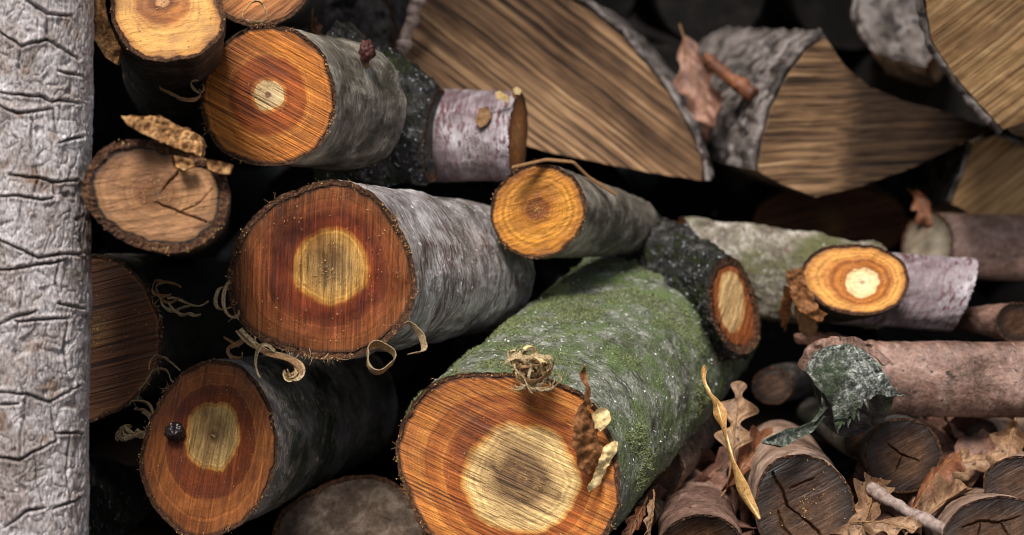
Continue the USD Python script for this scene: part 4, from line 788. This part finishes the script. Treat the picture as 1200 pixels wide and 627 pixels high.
# thin bast strip round the top of the small yellow log
tt = np.linspace(0, 1, 30); px = np.interp(tt, [0, .25, .5, .75, 1], [600, 640, 672, 690, 722]); py = np.interp(tt, [0, .25, .5, .75, 1], [196, 187, 190, 208, 228])
v, f = ribbon(at(px, py, np.linspace(1.285, 1.33, 30)), np.tile(cv((0.1, 0.3, -0.8)) * 0.006, (30, 1)), 0.0008); F.add('bast_strip', v, f, M_bastdk, 50)

for key, n, sd, sz in (('H', 420, 1, 0.0009), ('C', 420, 2, 0.0010), ('D', 300, 3, 0.0009), ('B', 260, 4, 0.0010), ('G', 160, 5, 0.0009), ('E', 160, 6, 0.0009), ('F', 90, 7, 0.0011), ('A', 80, 8, 0.001), ('M', 100, 9, 0.001)):
    sawdust(ALL[key], n, M_dust, sd, sz)
fibres(C, 70, M_bast, 3, 200, 290, 0.006, 0.0005); fibres(C, 40, M_bastdk, 4, 0, 359, 0.004, 0.0004); fibres(H, 70, M_bastdk, 5, 20, 200, 0.004, 0.0004)
fibres(D, 40, M_bastdk, 6, 0, 359, 0.004, 0.0004); fibres(Gl, 50, M_bast, 7, 280, 60, 0.005, 0.0004); fibres(B, 30, M_bastdk, 8, 0, 359, 0.004, 0.0004)

# moss blades and lichen crumbs on the mossy log
def moss(T, body, n, seed, mat, thr, size, name):
    v, f, _ = body; rs = np.random.RandomState(seed); N = T.g['N'] + 1
    vi = rs.randint(8 * N, len(v) - 4 * N, n * 6); p = v[vi]; R = T.M[:3, :3]
    q = np.r_[v[N:], v[-N:]][vi]; w = v[np.minimum(vi + 1, len(v) - 1)]; nr = np.cross(w - p, q - p); nr /= np.maximum(np.linalg.norm(nr, axis=1, keepdims=True), 1e-12)
    wn = nr @ R.T; keep = (fbm(p * 34 + 3, 3, 77) > thr) & (wn[:, 2] > -0.1); p, nr = p[keep][:n], nr[keep][:n]
    if name == 'lichen':
        vv, ff = flecks(p, nr, size, seed, 0.3); T.add(name, vv, ff, mat, False, local=True, kind='stuff'); return
    m = len(p); d = nr + rs.normal(size=(m, 3)) * 0.7; d /= np.linalg.norm(d, axis=1, keepdims=True); s = np.cross(d, rs.normal(size=(m, 3))); s /= np.linalg.norm(s, axis=1, keepdims=True)
    L = size * rs.uniform(0.4, 1.3, (m, 1)); wv = s * size * 0.16
    V = np.stack([p - wv, p + wv, p + d * L + np.array([0, 0, 0])], 1).reshape(-1, 3)
    T.add(name, V, np.arange(3 * m).reshape(-1, 3), mat, False, local=True, kind='stuff')
moss(H, H.g['body'], 36000, 1, M_moss, 0.55, 0.0021, 'moss_tufts')
moss(H, H.g['body'], 280, 2, M_white, 0.0, 0.0013, 'lichen')

# ------------------------------------------------------------------ torn bark lying against the pink log
TB = Thing('torn_bark', 'curled grey green piece of torn bark with a tongue, in front of the pink log', 'bark', frame(at(995, 450, 1.2), cv((0, 0, 1))))
def bul(a, b):
    a, b = np.asarray(a, float), np.asarray(b, float); ang = np.arctan2(b - 360, a - 990); r = np.hypot(a - 990, b - 360)
    st = noise(np.stack([ang * 16, r * 0.035, 0 * a], -1), 61) + 0.6 * noise(np.stack([ang * 38, r * 0.06, 0 * a], -1), 62)
    crk = 1 - np.abs(2 * noise(np.stack([a * 0.07, b * 0.07, 0 * a], -1), 63) - 1)
    return 1.200 + 0.024 * ((a - 992) / 56) ** 2 + 0.00042 * np.maximum(445 - b, 0) - 0.0035 * st + 0.003 * crk ** 5
plate(TB, 'shell', [(944, 434), (954, 414), (972, 404), (992, 403), (1012, 410), (1030, 426), (1042, 444), (1053, 462), (1040, 464), (1028, 462), (1020, 468), (1012, 470), (1008, 480), (1004, 478), (1000, 492), (996, 488), (990, 498), (984, 493), (980, 500), (977, 490), (974, 474), (966, 462), (956, 452)], bul, 0.004, M_torn, seed=15, rough=0.0015, spacing=1.5, fray=3)
plate(TB, 'outer_skin', [(936, 428), (944, 410), (958, 399), (980, 394), (1004, 396), (1026, 406), (1046, 424), (1038, 428), (1018, 414), (992, 404), (966, 408), (950, 420), (944, 436)], lambda a, b: bul(a, b) + 0.004, 0.006, B_pink, seed=16, rough=0.004, spacing=1.8, fray=3)
plate(TB, 'inner_side', [(950, 440), (975, 430), (1010, 430), (1046, 452), (1050, 464), (1036, 492), (1010, 508), (985, 512), (968, 500), (958, 470)], lambda a, b: 1.262 - 0.02 * ((a - 1000) / 50) ** 2, 0.006, B_dark, seed=18, rough=0.004, spacing=2.5, fray=4)
for k, (x, y, dx, dy) in enumerate([(1052, 462, 8, 2), (1004, 480, 3, 14), (996, 488, -2, 13), (986, 494, -4, 12), (1014, 470, 4, 10), (980, 498, 2, 10)]):
    strip(TB, [(x - dx * .3, y - dy * .3), (x, y), (x + dx * .6, y + dy * .5), (x + dx, y + dy)], 1.200, 1.196, 4, (0.2 * (k % 3 - 1), 0.2, 1), M_torn, seed=80 + k, name='splinter', taper=0.9, thick=0.0008)
tt = np.linspace(0, 1, 40); px = np.interp(tt, [0, .25, .5, .75, 1], [964, 966, 952, 925, 897]); py = np.interp(tt, [0, .25, .5, .75, 1], [452, 482, 500, 512, 517])
wd = np.interp(tt, [0, .3, .55, .8, 1], [10, 12, 14, 20, 5]); v, f = ribbon(at(px, py, np.linspace(1.22, 1.16, 40)), unit(cv((0.35, 0.75, -0.55))) * (wd * 0.0005 * 1.25)[:, None] * (1 + 0.3 * (noise(np.c_[tt * 9, tt * 0, tt * 0]) - 0.5))[:, None], 0.0028, cup=0.0016)
TB.add('tongue', v, f, M_torn, 60)

# ------------------------------------------------------------------ dead leaves
def oak_leaf(label, base, tip, mat, width=0.5, face=(0, 0.3, 1), bend=0.1, fold=0.25, lobes=4, seed=0, stem=14, curlup=0.0, name='dead_leaf', cat='leaf', group=None, depth=0.3, roll=0.5):
    P0, P1 = at(*base), at(*tip); ax = P1 - P0; L = np.linalg.norm(ax); ax /= L; nz = cv(face); nz = unit(nz - ax * (nz @ ax)); ac = np.cross(nz, ax)
    T = Thing(name, label, cat, frame(P0, nz, ax), group)
    n, m = 70, 22; t = np.linspace(0, 1, n); s = np.linspace(-1, 1, m)
    env = np.sin(np.pi * np.clip(t, 0, 1) ** 0.85) ** 0.7
    W = width * L * 0.5
    def half(side): 
        ph = 0.6 * side + seed; return W * env * (1 - depth + depth * np.sin(2 * np.pi * lobes * t + ph)) * (0.55 + 0.6 * t) 
    wl, wr = half(-0.5), half(0.5); ww = np.where(s[None] < 0, wl[:, None], wr[:, None]) * s[None]
    z = bend * L * np.sin(np.pi * t)[:, None] - roll * W * (np.abs(ww) / W) ** 2 + fold * abs(ww) - 0 * s + curlup * W * (abs(s)[None] ** 2.5) * np.sin(3 * t + seed)[:, None]
    z = z + 0.10 * W * (fbm(np.stack([t[:, None] * 5 + seed + 0 * s, s[None] * 2 + 0 * t[:, None], 0 * z], -1), 3, seed) - 0.5) * 2
    z += -0.0006 * np.abs(np.sin(2 * np.pi * lobes * (t[:, None] - 0.35 * abs(s)[None] / lobes * 2)))
    V = P0 + (t[:, None] * L + abs(ww) * 0.25)[..., None] * ax + ww[..., None] * ac + z[..., None] * nz
    th = 0.00035; v = np.concatenate([V.reshape(-1, 3), (V - nz * th).reshape(-1, 3)]); g = grid_faces(n, m)
    edge = np.r_[np.arange(m), np.arange(1, n) * m + m - 1, (n - 1) * m + np.arange(m - 2, -1, -1), np.arange(n - 2, 0, -1) * m]; e2 = np.roll(edge, -1)
    f = np.vstack([g, g[:, ::-1] + n * m, np.stack([e2, edge, edge + n * m, e2 + n * m], 1)])
    T.add('blade', v, f, mat, 60)
    mid = P0 + t[:, None] * L * ax + (z[:, m // 2][:, None] + 0.0002) * nz
    st = P0 - ax * mm(stem, base[2]) * np.linspace(1, 0, 8, endpoint=False)[:, None] - nz * 0.002 * np.linspace(1, 0, 8, endpoint=False)[:, None] ** 2
    v, f = tube(np.concatenate([st, mid]), np.r_[np.full(8, 0.0007), np.linspace(0.0006, 0.0002, n)], 6); T.add('midrib', v, f, M_bastdk, True)
    return T
oak_leaf('broad pale oak leaf standing behind the curled leaf strip', (856, 548, 1.27), (868, 446, 1.29), M_leaft, 0.62, (0, 0.15, 1), 0.03, -0.1, 3, 2, depth=0.4)
def strip_leaf():
    c = np.array([(826, 428), (824, 440), (830, 458), (842, 474), (845, 490), (852, 510), (858, 535), (866, 562), (878, 588), (893, 612)], float); k = np.linspace(0, 1, len(c)); t = np.linspace(0, 1, 90)
    px, py = np.interp(t, k, c[:, 0]), np.interp(t, k, c[:, 1]); px = np.convolve(np.pad(px, 6, 'edge'), np.ones(13) / 13, 'valid'); py = np.convolve(np.pad(py, 6, 'edge'), np.ones(13) / 13, 'valid')
    w = np.interp(t, [0, .08, .2, .3, .42, .55, .68, .82, .93, 1], [3, 11, 9, 17, 20, 13, 20, 26, 14, 1.5]) * 0.0005
    a = np.interp(t, [0, .2, .4, .6, .8, 1], [0.4, 2.1, 0.7, 2.0, 1.2, 1.0])
    wv = (np.cos(a)[:, None] * RGT + np.sin(a)[:, None] * (-FWD * 0.8 + UPV * 0.3)) * w[:, None]
    T = Thing('curled_leaf', 'twisted golden strip of dry leaf hanging beside the mossy log', 'leaf', frame(at(893, 612, 1.15), cv((0, 0, 1))))
    v, f = ribbon(at(px, py, np.linspace(1.21, 1.15, 90)), wv, 0.0005, cup=0.0014); T.add('blade', v, f, M_leafy, 60)
    v, f = tube(at(px, py, np.linspace(1.21, 1.15, 90) - 0.0016), 0.0006, 6); T.add('midrib', v, f, M_yflap, True)
strip_leaf()
LV = [('tan leaf on edge beside the small dark log end', (1020, 590, 1.2), (1000, 640, 1.17), M_leaft, .7, (0.3, 0.4, 1)),
      ('tan leaf standing left of the twig, bottom right', (1030, 565, 1.23), (1010, 615, 1.19), M_leaft, .6, (-0.2, 0.3, 1)),
      ('crumpled pale leaf under the twig at the bottom edge', (1010, 612, 1.18), (1080, 625, 1.17), M_leaft, .7, (0, 0.9, 0.6)),
      ('folded rust brown leaf right of the small dark log end', (1070, 598, 1.24), (1125, 530, 1.28), M_leafr, .42, (-0.5, 0.5, 0.8)),
      ('pale leaf bridging behind the folded rust leaf', (1090, 560, 1.3), (1170, 535, 1.3), M_leaft, .5, (0, 0.8, 0.6)),
      ('upright tan leaf at the right edge above the charred log', (1188, 500, 1.29), (1178, 560, 1.27), M_leaft, .9, (-0.3, 0.2, 1)),
      ('small tan leaf tip between two dark log ends', (1140, 515, 1.33), (1124, 548, 1.31), M_leaft, .6, (0.2, 0.2, 1)),
      ('red brown leaf below the mossy log at the bottom edge', (755, 590, 1.2), (730, 632, 1.18), M_leafr, .4, (0.3, 0.2, 1)),
      ('thin upright leaf tip beside the pink stub', (766, 585, 1.2), (752, 640, 1.18), M_leaft, .3, (0.9, 0.1, 0.6)),
      ('large blurred brown leaf hanging by the large split log', (800, 40, 1.52), (838, 150, 1.5), M_leafb, .55, (-0.4, 0.2, 0.9)),
      ('blurred rust leaf standing behind the forked log, top', (366, 18, 1.36), (372, 58, 1.34), M_leafr, .5, (-0.5, 0.1, 0.9)),
      ('pale leaf beside the grey cut end of the blurred pink log', (1070, 228, 1.52), (1092, 262, 1.5), M_leafr, .7, (0.2, 0.2, 1)),
      ('brown leaf in the dark under the torn bark', (935, 560, 1.27), (880, 500, 1.33), M_leafb, .5, (0, 0.6, 0.8))]
LV += [('tan leaf curling over the rimmed dark log end', (1070, 618, 1.22), (1138, 572, 1.25), M_leaft, .45, (-0.3, 0.7, 0.7)),
      ('dark brown leaf lying flat under the folded rust leaf', (1040, 560, 1.3), (1120, 600, 1.26), M_leafb, .7, (0.1, 0.9, 0.5)),
      ('pale leaf edge under the charred log', (1110, 590, 1.25), (1175, 600, 1.21), M_leaft, .5, (0.0, 0.8, 0.6)),
      ('dim brown leaf between the mossy log and the shaded stub', (745, 540, 1.3), (725, 590, 1.26), M_leafb, .6, (0.4, 0.4, 0.8)),
      ('brown leaf scrap under the broad pale oak leaf', (850, 575, 1.27), (905, 500, 1.31), M_leafr, .4, (0.2, 0.5, 0.8)),
      ('rust leaf in the shade under the lying branch', (1000, 400, 1.36), (930, 392, 1.37), M_leafb, .5, (0, 0.5, 0.8))]
for i, (lb, b, t, m, w, fc) in enumerate(LV):
    oak_leaf(lb, b, t, m, w, fc, 0.08, (-0.3, 0.35, 0.2)[i % 3], 3, i + 3, curlup=(0.3, -0.3, 0.5)[i % 3], depth=0.22, roll=(0.9, -0.7, 0.6, 1.1)[i % 4])

def litter():
    rs = np.random.RandomState(21); V, F, o = [], [], 0
    regs = [(735, 540, 890, 627, 26), (1000, 540, 1060, 627, 14), (1080, 500, 1200, 610, 40)]
    for x0, y0, x1, y1, n in regs:
        for _ in range(n):
            px, py = rs.uniform(x0, x1), rs.uniform(y0, y1); d = 1.24 + 0.10 * (627 - py) / 150 + rs.uniform(0.0, 0.06)
            L = rs.uniform(0.010, 0.026); W = L * rs.uniform(0.35, 0.7); a, b = np.meshgrid(np.linspace(-1, 1, 7), np.linspace(-1, 1, 7))
            e = 1 - 0.35 * rs.uniform(0.4, 1) * (a ** 2); x = a * L; y = b * W * e * (1 + 0.3 * np.sin(a * 5 + rs.uniform(0, 6))); z = rs.uniform(-.7, .7) * W * b ** 2 + rs.uniform(-.5, .5) * L * a ** 2 + 0.2 * W * np.sin(a * 3 + b * 2 + rs.uniform(0, 6))
            Q, _ = np.linalg.qr(rs.normal(size=(3, 3))); p = at(px, py, d + 0.02); p[2] = max(p[2], 0.012)
            top = np.stack([x, y, z], -1).reshape(-1, 3); v = np.concatenate([top, top - [0, 0, 0.0003]]) @ Q.T + p; g = grid_faces(7, 7)
            V.append(v); F.append(np.vstack([g, g[:, ::-1] + 49]) + o); o += len(v)
    T = Thing('leaf_litter', 'crumpled brown leaf scraps wedged in the gaps between the lower right logs', 'leaf litter', kind='stuff')
    T.add('scraps', np.concatenate(V), np.concatenate(F), M_leafb, 60)
litter()

# ------------------------------------------------------------------ twigs
def twig(name, label, pts, ds, rad, mat=M_twig, knots=True):
    pts = np.asarray(pts, float); k = np.linspace(0, 1, len(pts)); t = np.linspace(0, 1, 60); px, py = np.interp(t, k, pts[:, 0]), np.interp(t, k, pts[:, 1]); dd = np.interp(t, k, ds)
    px += 1.2 * np.sin(t * 19); T = Thing(name, label, 'twig', frame(at(pts[0, 0], pts[0, 1], ds[0]), cv((0, 0, 1))))
    r = np.interp(t, np.linspace(0, 1, len(rad)), rad) * (1 + 0.25 * (noise(np.c_[t * 14, t * 0, t * 0], 3) - 0.5))
    v, f = tube(at(px, py, dd), r, 12); T.add('stem', v, f, mat, True)
    for a in (0.15, 0.75):
        i = int(a * 59); import trimesh
        s = trimesh.creation.icosphere(2, r[i] * 1.35); T.add('node', at(px[i], py[i], dd[i]) + s.vertices * [1, 1, 0.8], s.faces, mat, True)
twig('twig', 'grey twig with thickened end over the leaves, bottom right', [(1020, 572), (1045, 588), (1072, 604), (1110, 622)], [1.21, 1.19, 1.18, 1.16], [0.0045, 0.003, 0.0038, 0.004])
twig('twig', 'blurred orange brown stick across the dark round log, top', [(826, 66), (850, 88), (884, 112)], [1.5, 1.49, 1.47], [0.004, 0.0045, 0.006], M_leafr)
twig('twig', 'pale thin stick leaning against the large split log', [(493, -10), (480, 30), (465, 74)], [1.42, 1.425, 1.43], [0.0045, 0.0042, 0.004], M_twig)

# ------------------------------------------------------------------ repeats of one kind share a group
for p in stage.GetPrimAtPath('/World').GetChildren():
    for stem, text in (('split_log', 'split logs at the back of the pile'), ('dead_leaf', 'dead leaves among the logs'), ('dark_stick', 'dark sticks in the gaps of the pile'), ('twig', 'twigs and thin sticks among the logs')):
        if p.GetName().rstrip('0123456789').rstrip('_') == stem: p.SetCustomDataByKey('group', text)
